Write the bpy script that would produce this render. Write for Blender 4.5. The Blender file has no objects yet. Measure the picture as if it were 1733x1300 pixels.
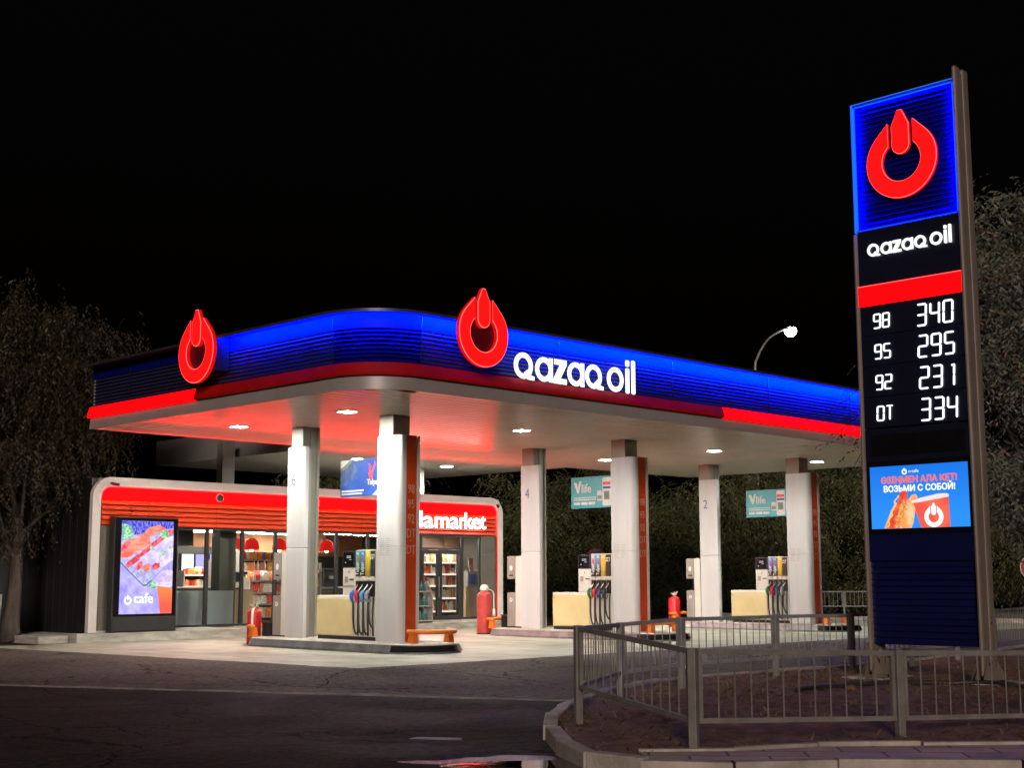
import bpy, math, random
from mathutils import Vector, Matrix
random.seed(7)
SC = bpy.context.scene
COL = SC.collection
R = math.radians

# ------------------------------------------------------------------ camera
cam_d = bpy.data.cameras.new('camera')
cam_d.sensor_width = 36.0
cam_d.lens = 48.43
cam_d.clip_start = 0.1
cam_d.clip_end = 2000
cam = bpy.data.objects.new('camera', cam_d)
COL.objects.link(cam)
PITCH, ROLL, YAW = 0.140393, -0.0021385, 0.7838426
fw = Vector((math.cos(YAW) * math.cos(PITCH), math.sin(YAW) * math.cos(PITCH), math.sin(PITCH)))
rt = Vector((math.sin(YAW), -math.cos(YAW), 0))
up = rt.cross(fw)
r2 = rt * math.cos(ROLL) + up * math.sin(ROLL)
u2 = up * math.cos(ROLL) - rt * math.sin(ROLL)
cam.matrix_world = Matrix(((r2.x, u2.x, -fw.x, 0), (r2.y, u2.y, -fw.y, 0), (r2.z, u2.z, -fw.z, 1.5), (0, 0, 0, 1)))
SC.camera = cam

# ------------------------------------------------------------------ world, street fill light, exposure
world = bpy.data.worlds.new('World')
SC.world = world
world.use_nodes = True
wn = world.node_tree.nodes
sky = wn.new('ShaderNodeTexSky')
sky.sky_type = 'NISHITA'
sky.sun_disc = False
sky.sun_elevation = R(-3.8)
sky.sun_rotation = R(200)
wn['Background'].inputs['Strength'].default_value = 0.05
world.node_tree.links.new(sky.outputs[0], wn['Background'].inputs[0])
sun_d = bpy.data.lights.new('street_fill', 'SUN')  # sun lamp added in place of an unseen street light behind the camera
sun_d.energy = 1.9
sun_d.angle = R(12)
sun_d.color = (1.0, 0.82, 0.70)
sun = bpy.data.objects.new('street_fill', sun_d)
COL.objects.link(sun)
sun.rotation_euler = Vector((0.72, 0.66, -0.25)).to_track_quat('-Z', 'Y').to_euler()
SC.view_settings.view_transform = 'Standard'
SC.view_settings.look = 'None'
SC.view_settings.exposure = 0.0
SC.view_settings.gamma = 1.0
SC.view_settings.use_curve_mapping = False
SC.cycles.use_denoising = True
SC.cycles.max_bounces = 8
SC.cycles.transparent_max_bounces = 16
SC.cycles.sample_clamp_indirect = 8
SC.cycles.caustics_reflective = False
SC.cycles.caustics_refractive = False

# ------------------------------------------------------------------ materials
def node(nt, t, **kw):
    n = nt.nodes.new(t)
    for k, v in kw.items():
        n.inputs[k].default_value = v
    return n

def mat(name, col, rough=0.5, metal=0.0, var=0.12, vscale=3.0, bump=0.0, bscale=60.0, spec=0.5, col2=None, detail=6.0, coat=0.0, stretch=None):
    m = bpy.data.materials.new(name)
    m.use_nodes = True
    nt = m.node_tree
    b = nt.nodes['Principled BSDF']
    b.inputs['Roughness'].default_value = rough
    b.inputs['Metallic'].default_value = metal
    b.inputs['Specular IOR Level'].default_value = spec
    if coat:
        b.inputs['Coat Weight'].default_value = coat
    tc = nt.nodes.new('ShaderNodeTexCoord')
    src = tc.outputs['Object']
    if stretch:
        mp = node(nt, 'ShaderNodeMapping', Scale=stretch)
        nt.links.new(src, mp.inputs[0])
        src = mp.outputs[0]
    nz = node(nt, 'ShaderNodeTexNoise', Scale=vscale, Detail=detail, Roughness=0.6)
    nt.links.new(src, nz.inputs['Vector'])
    rp = nt.nodes.new('ShaderNodeValToRGB')
    c2 = col2 or tuple(min(1, c * (1 + var)) for c in col)
    c1 = tuple(c * (1 - var) for c in col) if not col2 else col
    rp.color_ramp.elements[0].position = 0.35
    rp.color_ramp.elements[1].position = 0.65
    rp.color_ramp.elements[0].color = (*c1, 1)
    rp.color_ramp.elements[1].color = (*c2, 1)
    nt.links.new(nz.outputs[0], rp.inputs[0])
    nt.links.new(rp.outputs[0], b.inputs['Base Color'])
    if bump:
        n2 = node(nt, 'ShaderNodeTexNoise', Scale=bscale, Detail=4.0)
        nt.links.new(src, n2.inputs['Vector'])
        bp = node(nt, 'ShaderNodeBump', Strength=bump, Distance=0.02)
        nt.links.new(n2.outputs[0], bp.inputs['Height'])
        nt.links.new(bp.outputs[0], b.inputs['Normal'])
    return m

def em(name, col, s):
    m = bpy.data.materials.new(name)
    m.use_nodes = True
    nt = m.node_tree
    b = nt.nodes['Principled BSDF']
    b.inputs['Base Color'].default_value = (*[min(.8, c) * .12 for c in col], 1)
    b.inputs['Roughness'].default_value = 0.6
    b.inputs['Specular IOR Level'].default_value = 0.02
    b.inputs['Emission Color'].default_value = (*col, 1)
    b.inputs['Emission Strength'].default_value = s
    return m

def em_noise(name, c1, c2, s, scale=8.0, stretch=None, p0=.4, p1=.6):
    m = em(name, c1, s)
    nt = m.node_tree
    tc = nt.nodes.new('ShaderNodeTexCoord')
    src = tc.outputs['Object']
    if stretch:
        mp = node(nt, 'ShaderNodeMapping', Scale=stretch)
        nt.links.new(src, mp.inputs[0])
        src = mp.outputs[0]
    nz = node(nt, 'ShaderNodeTexNoise', Scale=scale, Detail=5.0)
    nt.links.new(src, nz.inputs['Vector'])
    rp = nt.nodes.new('ShaderNodeValToRGB')
    rp.color_ramp.elements[0].position = p0
    rp.color_ramp.elements[1].position = p1
    rp.color_ramp.elements[0].color = (*c1, 1)
    rp.color_ramp.elements[1].color = (*c2, 1)
    nt.links.new(nz.outputs[0], rp.inputs[0])
    nt.links.new(rp.outputs[0], nt.nodes['Principled BSDF'].inputs['Emission Color'])
    return m

def em_grad(name, c1, c2, s, axis, a, b):
    """a display picture whose colour runs from c1 at a to c2 at b along one axis"""
    m = em(name, c1, s)
    nt = m.node_tree
    tc = nt.nodes.new('ShaderNodeTexCoord')
    sx = nt.nodes.new('ShaderNodeSeparateXYZ')
    nt.links.new(tc.outputs['Object'], sx.inputs[0])
    mr = node(nt, 'ShaderNodeMapRange')
    mr.inputs['From Min'].default_value = a
    mr.inputs['From Max'].default_value = b
    nt.links.new(sx.outputs[axis], mr.inputs['Value'])
    rp = nt.nodes.new('ShaderNodeValToRGB')
    rp.color_ramp.elements[0].color = (*c1, 1)
    rp.color_ramp.elements[1].color = (*c2, 1)
    nt.links.new(mr.outputs[0], rp.inputs[0])
    nt.links.new(rp.outputs[0], nt.nodes['Principled BSDF'].inputs['Emission Color'])
    return m

def glass(name, tint=(1, 1, 1), refl=1.0, frost=0.0, fcol=(.5, .6, .6)):
    m = bpy.data.materials.new(name)
    m.use_nodes = True
    nt = m.node_tree
    nt.nodes.remove(nt.nodes['Principled BSDF'])
    out = nt.nodes['Material Output']
    tr = nt.nodes.new('ShaderNodeBsdfTransparent')
    tr.inputs[0].default_value = (*tint, 1)
    gl = nt.nodes.new('ShaderNodeBsdfGlossy')
    gl.inputs['Roughness'].default_value = 0.02
    fr = node(nt, 'ShaderNodeFresnel', IOR=1.45)
    mul = nt.nodes.new('ShaderNodeMath')
    mul.operation = 'MULTIPLY'
    mul.inputs[1].default_value = refl
    nt.links.new(fr.outputs[0], mul.inputs[0])
    base = tr.outputs[0]
    if frost:
        df = nt.nodes.new('ShaderNodeBsdfDiffuse')
        df.inputs[0].default_value = (*fcol, 1)
        tl = nt.nodes.new('ShaderNodeBsdfTranslucent')
        tl.inputs[0].default_value = (*fcol, 1)
        ad = nt.nodes.new('ShaderNodeMixShader')
        ad.inputs[0].default_value = .5
        nt.links.new(df.outputs[0], ad.inputs[1])
        nt.links.new(tl.outputs[0], ad.inputs[2])
        mf = nt.nodes.new('ShaderNodeMixShader')
        mf.inputs[0].default_value = frost
        nt.links.new(tr.outputs[0], mf.inputs[1])
        nt.links.new(ad.outputs[0], mf.inputs[2])
        base = mf.outputs[0]
    mx = nt.nodes.new('ShaderNodeMixShader')
    nt.links.new(mul.outputs[0], mx.inputs[0])
    nt.links.new(base, mx.inputs[1])
    nt.links.new(gl.outputs[0], mx.inputs[2])
    nt.links.new(mx.outputs[0], out.inputs[0])
    return m

def leaf_mat(name, dark, light, alt, rough=.55):
    m = bpy.data.materials.new(name)
    m.use_nodes = True
    nt = m.node_tree
    b = nt.nodes['Principled BSDF']
    b.inputs['Roughness'].default_value = rough
    g = nt.nodes.new('ShaderNodeNewGeometry')
    rp = nt.nodes.new('ShaderNodeValToRGB')
    e = rp.color_ramp.elements
    e[0].color = (*dark, 1)
    e[1].color = (*light, 1)
    e[1].position = .85
    x = e.new(.97)
    x.color = (*alt, 1)
    nt.links.new(g.outputs['Random Per Island'], rp.inputs[0])
    nt.links.new(rp.outputs[0], b.inputs['Base Color'])
    out = nt.nodes['Material Output']
    tl = nt.nodes.new('ShaderNodeBsdfTranslucent')
    nt.links.new(rp.outputs[0], tl.inputs[0])
    mx = nt.nodes.new('ShaderNodeMixShader')
    mx.inputs[0].default_value = .3
    nt.links.new(b.outputs[0], mx.inputs[1])
    nt.links.new(tl.outputs[0], mx.inputs[2])
    nt.links.new(mx.outputs[0], out.inputs[0])
    return m

def asphalt_mat(name='asphalt', k=1.0):
    m = bpy.data.materials.new(name)
    m.use_nodes = True
    nt = m.node_tree
    L = nt.links
    b = nt.nodes['Principled BSDF']
    tc = nt.nodes.new('ShaderNodeTexCoord')
    big = node(nt, 'ShaderNodeTexNoise', Scale=.35, Detail=8.0, Roughness=.65)
    fine = node(nt, 'ShaderNodeTexNoise', Scale=9.0, Detail=9.0, Roughness=.92)
    grit = node(nt, 'ShaderNodeTexVoronoi', Scale=70.0)
    for n in (big, fine, grit):
        L.new(tc.outputs['Object'], n.inputs['Vector'])
    r1 = nt.nodes.new('ShaderNodeValToRGB')
    r1.color_ramp.elements[0].position = .3
    r1.color_ramp.elements[1].position = .7
    r1.color_ramp.elements[0].color = (.024 * k, .0215 * k, .019 * k, 1)
    r1.color_ramp.elements[1].color = (.043 * k, .038 * k, .033 * k, 1)
    L.new(big.outputs[0], r1.inputs[0])
    r2 = nt.nodes.new('ShaderNodeValToRGB')
    r2.color_ramp.elements[0].position = .40
    r2.color_ramp.elements[1].position = .62
    r2.color_ramp.elements[0].color = (.25, .25, .25, 1)
    r2.color_ramp.elements[1].color = (2.1, 2.0, 1.95, 1)
    L.new(fine.outputs[0], r2.inputs[0])
    mu = nt.nodes.new('ShaderNodeMix')
    mu.data_type = 'RGBA'
    mu.blend_type = 'MULTIPLY'
    mu.inputs[0].default_value = 1
    L.new(r1.outputs[0], mu.inputs[6])
    L.new(r2.outputs[0], mu.inputs[7])
    # cracks: warped voronoi cell edges, kept only where a slow noise is high
    warp = node(nt, 'ShaderNodeTexNoise', Scale=.9, Detail=5.0, Roughness=.6)
    L.new(tc.outputs['Object'], warp.inputs['Vector'])
    va = nt.nodes.new('ShaderNodeVectorMath')
    va.operation = 'MULTIPLY_ADD'
    va.inputs[1].default_value = (1.5, 1.5, 0)
    L.new(warp.outputs['Color'], va.inputs[0])
    L.new(tc.outputs['Object'], va.inputs[2])
    vo = nt.nodes.new('ShaderNodeTexVoronoi')
    vo.feature = 'DISTANCE_TO_EDGE'
    vo.inputs['Scale'].default_value = .26
    L.new(va.outputs[0], vo.inputs['Vector'])
    cr = nt.nodes.new('ShaderNodeValToRGB')
    cr.color_ramp.elements[0].position = .003
    cr.color_ramp.elements[1].position = .008
    cr.color_ramp.elements[0].color = (.12, .12, .12, 1)
    cr.color_ramp.elements[1].color = (1, 1, 1, 1)
    L.new(vo.outputs['Distance'], cr.inputs[0])
    mc = nt.nodes.new('ShaderNodeMix')
    mc.data_type = 'RGBA'
    mc.blend_type = 'MULTIPLY'
    mc.inputs[0].default_value = .9
    L.new(mu.outputs[2], mc.inputs[6])
    L.new(cr.outputs[0], mc.inputs[7])
    L.new(mc.outputs[2], b.inputs['Base Color'])
    b.inputs['Specular IOR Level'].default_value = .03
    wet = nt.nodes.new('ShaderNodeMapRange')
    wet.inputs['From Min'].default_value = .42
    wet.inputs['From Max'].default_value = .62
    wet.inputs['To Min'].default_value = .70
    wet.inputs['To Max'].default_value = .92
    w2 = node(nt, 'ShaderNodeTexNoise', Scale=.5, Detail=5.0)
    mp = node(nt, 'ShaderNodeMapping', Location=(13, 4, 0))
    L.new(tc.outputs['Object'], mp.inputs[0])
    L.new(mp.outputs[0], w2.inputs['Vector'])
    L.new(w2.outputs[0], wet.inputs['Value'])
    L.new(wet.outputs[0], b.inputs['Roughness'])
    bp = node(nt, 'ShaderNodeBump', Strength=.55, Distance=.012)
    L.new(grit.outputs['Distance'], bp.inputs['Height'])
    b2 = node(nt, 'ShaderNodeBump', Strength=.5, Distance=.03)
    L.new(cr.outputs[0], b2.inputs['Height'])
    L.new(bp.outputs[0], b2.inputs['Normal'])
    L.new(b2.outputs[0], b.inputs['Normal'])
    return m

def slab_mat():
    m = mat('forecourt_concrete', (.355, .355, .29), .62, var=.2, vscale=1.1, bump=.25, bscale=40, detail=9)
    nt = m.node_tree
    b = nt.nodes['Principled BSDF']
    old = b.inputs['Base Color'].links[0].from_socket
    tc = nt.nodes.new('ShaderNodeTexCoord')
    st = node(nt, 'ShaderNodeTexNoise', Scale=.55, Detail=8.0, Roughness=.7)
    mp = node(nt, 'ShaderNodeMapping', Scale=(1, .35, 1))
    nt.links.new(tc.outputs['Object'], mp.inputs[0])
    nt.links.new(mp.outputs[0], st.inputs['Vector'])
    rp = nt.nodes.new('ShaderNodeValToRGB')
    rp.color_ramp.elements[0].position = .36
    rp.color_ramp.elements[1].position = .56
    rp.color_ramp.elements[0].color = (.58, .57, .53, 1)
    rp.color_ramp.elements[1].color = (1.05, 1.05, 1.0, 1)
    nt.links.new(st.outputs[0], rp.inputs[0])
    mu = nt.nodes.new('ShaderNodeMix')
    mu.data_type = 'RGBA'
    mu.blend_type = 'MULTIPLY'
    mu.inputs[0].default_value = 1
    nt.links.new(old, mu.inputs[6])
    nt.links.new(rp.outputs[0], mu.inputs[7])
    br = nt.nodes.new('ShaderNodeTexBrick')
    br.offset = 0
    br.inputs['Color1'].default_value = (1, 1, 1, 1)
    br.inputs['Color2'].default_value = (.9, .9, .9, 1)
    br.inputs['Mortar'].default_value = (.3, .3, .3, 1)
    br.inputs['Scale'].default_value = 1
    br.inputs['Mortar Size'].default_value = .018
    br.inputs['Brick Width'].default_value = 3.9
    br.inputs['Row Height'].default_value = 4.6
    nt.links.new(tc.outputs['Object'], br.inputs['Vector'])
    m2 = nt.nodes.new('ShaderNodeMix')
    m2.data_type = 'RGBA'
    m2.blend_type = 'MULTIPLY'
    m2.inputs[0].default_value = .8
    nt.links.new(mu.outputs[2], m2.inputs[6])
    nt.links.new(br.outputs[0], m2.inputs[7])
    nt.links.new(m2.outputs[2], b.inputs['Base Color'])
    return m

M = {}
M['asphalt'] = asphalt_mat()
M['slab'] = slab_mat()
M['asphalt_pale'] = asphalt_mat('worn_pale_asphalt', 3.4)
M['kerb'] = mat('kerb_concrete', (.34, .30, .265), .8, var=.3, vscale=2.5, bump=.5, bscale=35)
M['plinth'] = mat('plinth_concrete', (.33, .31, .27), .8, var=.3, vscale=2.2, bump=.4, bscale=30, stretch=(1, 1, 4))
M['island'] = mat('island_kerb_metal', (.22, .23, .245), .42, .55, var=.25, vscale=3, bump=.15, bscale=50)
M['island_top'] = mat('island_tread', (.55, .53, .48), .6, var=.15, vscale=4, bump=.3, bscale=40)
M['chrome'] = mat('polished_nose', (.16, .13, .15), .12, .9, var=.1)
M['soil'] = mat('bare_soil', (.048, .022, .011), .95, col2=(.19, .090, .045), vscale=5, bump=1.0, bscale=22, detail=10)
M['paving'] = mat('paving_stone', (.50, .35, .30), .7, var=.25, vscale=2, bump=.3, bscale=50)
M['puddle'] = mat('puddle_water', (.012, .011, .012), .03, var=.1, bump=.03, bscale=7, spec=.7)
M['navy'] = mat('navy_louvre', (.001, .004, .10), .55, var=.12, vscale=2, spec=.06)
M['navy_dark'] = mat('navy_panel', (.006, .007, .02), .35, var=.1, vscale=2)
M['navy_low'] = mat('navy_slats', (.002, .004, .048), .4, var=.15, vscale=2)
M['blue_led'] = em('blue_led', (.0, .014, 1.0), 7600)
M['blue_led_soft'] = em('blue_led_soft', (.0, .014, 1.0), 2800)
M['blue_led_totem'] = em('blue_led_totem', (.0, .0005, 1.0), 420)
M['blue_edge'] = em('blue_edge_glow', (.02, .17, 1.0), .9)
M['red_lit'] = em('red_lit_band', (1.0, .001, .002), 2.6)
M['red_lit_store'] = em('red_lit_fascia', (1.0, .0002, .0003), 25)
M['red_off'] = mat('red_panel', (.30, .005, .003), .45, var=.1, spec=.12)
M['red_led_edge'] = em('red_led_edge', (1.0, .06, .06), 3.0)
M['emblem'] = em('emblem_face', (1.0, .003, .003), 2.6)
M['emblem_rim'] = em('emblem_rim', (1.0, .20, .18), 1.2)
M['emblem_side'] = em('emblem_side', (1.0, .004, .004), .75)
M['emblem_back'] = mat('emblem_backing', (.10, .004, .010), .3, var=.05)
M['letter'] = em('white_letter', (.93, .97, 1.0), 1.6)
M['letter_market'] = em('white_letter_market', (1.0, .97, .98), 6)
M['letter_totem'] = em('white_letter_totem', (.95, .97, 1.0), 1.25)
M['digit'] = em('white_digit', (.93, .97, 1.0), 2.0)
M['trim'] = mat('grey_trim', (.26, .235, .23), .42, .1, var=.06, vscale=2)
M['soffit'] = mat('soffit_strip', (.96, .91, .80), .17, var=.04, vscale=1, spec=.8)
def soffit_mat():
    m = M['soffit']
    nt = m.node_tree
    b = nt.nodes['Principled BSDF']
    col = b.inputs['Base Color'].links[0].from_socket
    df = nt.nodes.new('ShaderNodeBsdfDiffuse')
    nt.links.new(col, df.inputs[0])
    gl = nt.nodes.new('ShaderNodeBsdfGlossy')
    gl.inputs[0].default_value = (.95, .93, .9, 1)
    gl.inputs['Roughness'].default_value = .11
    mx = nt.nodes.new('ShaderNodeMixShader')
    mx.inputs[0].default_value = .25
    nt.links.new(df.outputs[0], mx.inputs[1])
    nt.links.new(gl.outputs[0], mx.inputs[2])
    nt.links.new(mx.outputs[0], nt.nodes['Material Output'].inputs[0])
soffit_mat()
M['shaft'] = mat('grey_shaft', (.25, .24, .205), .45, .15, var=.06, vscale=2)
M['white'] = mat('white_cladding', (.51, .51, .515), .6, var=.045, vscale=2.2, stretch=(2.5, 2.5, .35))
M['price_red'] = mat('price_red', (.44, .052, .010), .4, var=.06)
M['price_text'] = mat('price_text', (.55, .27, .21), .5, var=.05)
M['num'] = mat('pump_number', (.10, .12, .20), .5)
M['beige'] = mat('beige_panel', (.62, .52, .27), .42, var=.06, vscale=2)
M['pumpwhite'] = mat('pump_white', (.60, .585, .53), .4, var=.05, vscale=3)
M['black'] = mat('black_plastic', (.012, .012, .012), .4, var=.2)
M['rubber'] = mat('black_rubber', (.016, .016, .016), .55, var=.2)
M['screenblack'] = mat('screen_black', (.006, .006, .008), .12)
M['lcd'] = em('lcd_digits', (.8, .82, .8), .5)
M['steel'] = mat('nozzle_steel', (.6, .6, .6), .3, .9)
for k, c in dict(blue=(.03, .10, .55), red=(.5, .02, .03), cyan=(.06, .30, .60), grey=(.25, .26, .27), green=(.01, .14, .06), navy=(.03, .06, .20), dark=(.02, .03, .025)).items():
    M['noz_' + k] = mat('nozzle_' + k, c, .4)
M['orange'] = mat('orange_paint', (.68, .17, .015), .42, var=.12, vscale=6)
M['ext_red'] = mat('extinguisher_red', (.42, .012, .012), .38, var=.15, vscale=4)
M['ext_red_b'] = mat('extinguisher_bright_red', (.62, .012, .02), .35, var=.1)
M['ext_red_d'] = mat('extinguisher_dull_red', (.40, .035, .030), .6, var=.18, vscale=5, bump=.1)
M['cloth'] = mat('white_hose', (.68, .62, .52), .7, var=.15)
M['binbox'] = mat('bin_grey', (.30, .285, .26), .45, .2, var=.06)
M['frame_white'] = mat('portal_white', (.60, .56, .53), .45, var=.05, vscale=1.2)
M['slat_red'] = mat('slat_orange_red', (.66, .056, .012), .45, var=.06, vscale=1)
M['slat_red_back'] = mat('slat_backing', (.22, .012, .006), .6)
M['alu'] = mat('dark_aluminium', (.035, .036, .038), .4, .4, var=.1)
M['alu_light'] = mat('light_aluminium', (.32, .30, .27), .4, .5, var=.08)
M['tile'] = mat('brown_tile', (.10, .09, .075), .5, var=.12, vscale=1.5)
M['black_wall'] = mat('black_cladding', (.006, .006, .007), .5, var=.2, vscale=1)
M['seam'] = mat('cladding_seam', (.025, .024, .024), .4, .3)
M['glass'] = glass('window_glass', (.93, .95, .94), .8)
M['frost'] = glass('frosted_glass', (.8, .9, .9), .6, .92, (.74, .86, .86))
M['frost_l'] = glass('frosted_film', (.8, .85, .85), .6, .62, (.60, .66, .67))
M['fence'] = mat('fence_paint', (.15, .138, .127), .5, var=.2, vscale=5, bump=.15, bscale=30)
M['fence_grey'] = mat('fence_grey_paint', (.20, .20, .20), .5, var=.2, vscale=5)
M['totem_frame'] = mat('totem_frame', (.20, .165, .14), .42, .3, var=.1, vscale=2)
M['light_panel'] = em('light_panel', (.97, 1.0, .90), 960)
M['light_side'] = em('light_lens_side', (1.0, .98, .86), 12)
M['light_frame'] = mat('light_frame', (.7, .7, .68), .4)
M['bark'] = mat('tree_bark', (.024, .019, .015), .9, var=.4, vscale=6, bump=1.0, bscale=14, stretch=(1, 1, .25))
M['bark_light'] = mat('tree_bark_pale', (.065, .052, .040), .9, var=.35, vscale=7, bump=1.0, bscale=14, stretch=(1, 1, .25))
M['leaf_a'] = leaf_mat('leaves_olive', (.020, .017, .008), (.050, .039, .017), (.075, .045, .02))
M['leaf_b'] = leaf_mat('leaves_green', (.085, .10, .04), (.16, .18, .072), (.22, .19, .09))
M['leaf_d'] = leaf_mat('leaves_deep_green', (.04, .05, .02), (.10, .12, .045), (.16, .13, .06))
M['leaf_c'] = leaf_mat('leaves_pale', (.09, .115, .085), (.20, .245, .18), (.26, .15, .11))
M['wood'] = mat('pale_wood', (.46, .32, .18), .5, col2=(.54, .39, .23), vscale=2, stretch=(4, 4, .6))
M['shop_floor'] = mat('shop_floor', (.42, .39, .35), .3, var=.1)
M['shop_orange'] = mat('shop_orange_wall', (.52, .24, .12), .6, var=.05)
M['shop_dark'] = mat('shop_dark_wall', (.045, .042, .038), .6, var=.1)
M['shop_grey'] = mat('shop_grey_column', (.085, .088, .068), .55, var=.05)
M['shop_brown'] = mat('shop_brown_panel', (.22, .13, .09), .5, var=.1)
M['shelf'] = mat('shelf_grey', (.30, .27, .24), .5, var=.05)
M['shelf_lit'] = em('shelf_light_strip', (1, .88, .74), 1.1)
M['tube'] = em('light_tube', (1.0, .92, .80), 330)
M['tube_side'] = em('light_tube_side', (1.0, .93, .80), 2.2)
M['shop_ceiling'] = mat('shop_ceiling', (.10, .085, .08), .6, var=.1)
M['lamp_red'] = em('red_pendant', (1.0, .02, .015), .55)
M['bulb'] = em('warm_bulb', (1.0, .75, .35), 14)
M['menu_w'] = em_grad('menu_white', (.75, 1.0, .95), (.9, 1, 1), 1.6, 'X', 19, 22)
M['menu_v'] = em_grad('menu_violet', (.45, .42, 1.0), (.6, .55, 1.0), 1.0, 'X', 19, 23)
PROD = {}
for k, c in dict(orange=(.75, .22, .06), cream=(.75, .65, .50), red=(.65, .06, .05), brown=(.28, .12, .06), white=(.75, .73, .70), dark=(.05, .045, .05), green=(.06, .22, .08), amber=(.55, .30, .08), blue=(.10, .16, .40), teal=(.02, .09, .09)).items():
    PROD[k] = mat('product_' + k, c, .35, var=.35, vscale=22)

# ------------------------------------------------------------------ mesh helpers
class MB:
    def __init__(s):
        s.v = []
        s.f = []
    def box(s, x0, x1, y0, y1, z0, z1):
        n = len(s.v)
        s.v += [(x0, y0, z0), (x1, y0, z0), (x1, y1, z0), (x0, y1, z0), (x0, y0, z1), (x1, y0, z1), (x1, y1, z1), (x0, y1, z1)]
        s.f += [tuple(n + i for i in q) for q in ((0, 3, 2, 1), (4, 5, 6, 7), (0, 1, 5, 4), (1, 2, 6, 5), (2, 3, 7, 6), (3, 0, 4, 7))]
        return s
    def prism(s, fr, poly, w0, w1):
        n = len(s.v)
        k = len(poly)
        s.v += [fr(u, v, w0) for u, v in poly] + [fr(u, v, w1) for u, v in poly]
        s.f.append(tuple(n + i for i in range(k))[::-1])
        s.f.append(tuple(n + k + i for i in range(k)))
        for i in range(k):
            j = (i + 1) % k
            s.f.append((n + i, n + j, n + k + j, n + k + i))
        return s
    def strip(s, fr, a, b, w0, w1, closed=False):
        n = len(s.v)
        k = len(a)
        for w in (w0, w1):
            s.v += [fr(u, v, w) for u, v in a] + [fr(u, v, w) for u, v in b]
        A0, B0, A1, B1 = n, n + k, n + 2 * k, n + 3 * k
        for i in range(k if closed else k - 1):
            j = (i + 1) % k
            s.f += [(A1 + i, A1 + j, B1 + j, B1 + i), (A0 + i, B0 + i, B0 + j, A0 + j), (A0 + i, A0 + j, A1 + j, A1 + i), (B0 + i, B1 + i, B1 + j, B0 + j)]
        if not closed:
            e = k - 1
            s.f += [(A0, A1, B1, B0), (A0 + e, B0 + e, B1 + e, A1 + e)]
        return s
    def ring(s, fr, cu, cv, ro, ri, w0, w1, n=36):
        t = [2 * math.pi * i / n for i in range(n)]
        return s.strip(fr, [(cu + ro * math.cos(a), cv + ro * math.sin(a)) for a in t], [(cu + ri * math.cos(a), cv + ri * math.sin(a)) for a in t], w0, w1, True)
    def disc(s, fr, cu, cv, r, w0, w1, n=28, sv=1.0):
        return s.prism(fr, [(cu + r * math.cos(2 * math.pi * i / n), cv + sv * r * math.sin(2 * math.pi * i / n)) for i in range(n)], w0, w1)
    def tube(s, pts, rad, n=10, caps=True):
        pts = [Vector(p) for p in pts]
        rads = rad if isinstance(rad, (list, tuple)) else [rad] * len(pts)
        base = len(s.v)
        prev = None
        for i, p in enumerate(pts):
            d = (pts[min(i + 1, len(pts) - 1)] - pts[max(i - 1, 0)]).normalized()
            if prev is None:
                prev = d.orthogonal().normalized()
            a = (prev - d * prev.dot(d))
            a = a.normalized() if a.length > 1e-6 else d.orthogonal().normalized()
            prev = a
            c = d.cross(a)
            for k in range(n):
                t = 2 * math.pi * k / n
                s.v.append(tuple(p + (a * math.cos(t) + c * math.sin(t)) * rads[i]))
        for i in range(len(pts) - 1):
            for k in range(n):
                k2 = (k + 1) % n
                s.f.append((base + i * n + k, base + i * n + k2, base + (i + 1) * n + k2, base + (i + 1) * n + k))
        if caps:
            s.f.append(tuple(base + k for k in range(n))[::-1])
            s.f.append(tuple(base + (len(pts) - 1) * n + k for k in range(n)))
        return s
    def lathe(s, x, y, prof, n=20):
        base = len(s.v)
        for r, z in prof:
            for k in range(n):
                t = 2 * math.pi * k / n
                s.v.append((x + r * math.cos(t), y + r * math.sin(t), z))
        for i in range(len(prof) - 1):
            for k in range(n):
                k2 = (k + 1) % n
                s.f.append((base + i * n + k, base + i * n + k2, base + (i + 1) * n + k2, base + (i + 1) * n + k))
        s.f.append(tuple(base + k for k in range(n))[::-1])
        s.f.append(tuple(base + (len(prof) - 1) * n + k for k in range(n)))
        return s
    def sweep(s, path, prof, closed_prof=False, caps=True):
        """path: list of (x, y, nx, ny); prof: list of (d, z)"""
        base = len(s.v)
        k = len(prof)
        for x, y, nx, ny in path:
            for d, z in prof:
                s.v.append((x + nx * d, y + ny * d, z))
        m = k if closed_prof else k - 1
        for i in range(len(path) - 1):
            for j in range(m):
                j2 = (j + 1) % k
                s.f.append((base + i * k + j, base + i * k + j2, base + (i + 1) * k + j2, base + (i + 1) * k + j))
        if closed_prof and caps:
            s.f.append(tuple(base + j for j in range(k))[::-1])
            e = base + (len(path) - 1) * k
            s.f.append(tuple(e + j for j in range(k)))
        return s

# frames: (u to the viewer's right, v up, w out of the surface towards the viewer)
def west(x, y0):      # surface that faces -X
    return lambda u, v, w=0: (x - w, y0 - u, v)
def east(x, y0):      # surface that faces +X
    return lambda u, v, w=0: (x + w, y0 + u, v)
def south(y, x0):     # surface that faces -Y
    return lambda u, v, w=0: (x0 + u, y - w, v)
def flat(z):          # horizontal: u = x, v = y, w = z
    return lambda u, v, w=0: (u, v, z + w)

def rect(u0, u1, v0, v1):
    return [(u0, v0), (u1, v0), (u1, v1), (u0, v1)]
def rrect(u0, u1, v0, v1, r, n=5):
    p = []
    for cu, cv, a in ((u1 - r, v1 - r, 0), (u0 + r, v1 - r, 90), (u0 + r, v0 + r, 180), (u1 - r, v0 + r, 270)):
        for k in range(n + 1):
            t = R(a + 90 * k / n)
            p.append((cu + r * math.cos(t), cv + r * math.sin(t)))
    return p

def wloc(o):
    v = Vector((0, 0, 0))
    while o:
        v = v + o.location
        o = o.parent
    return v

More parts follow.
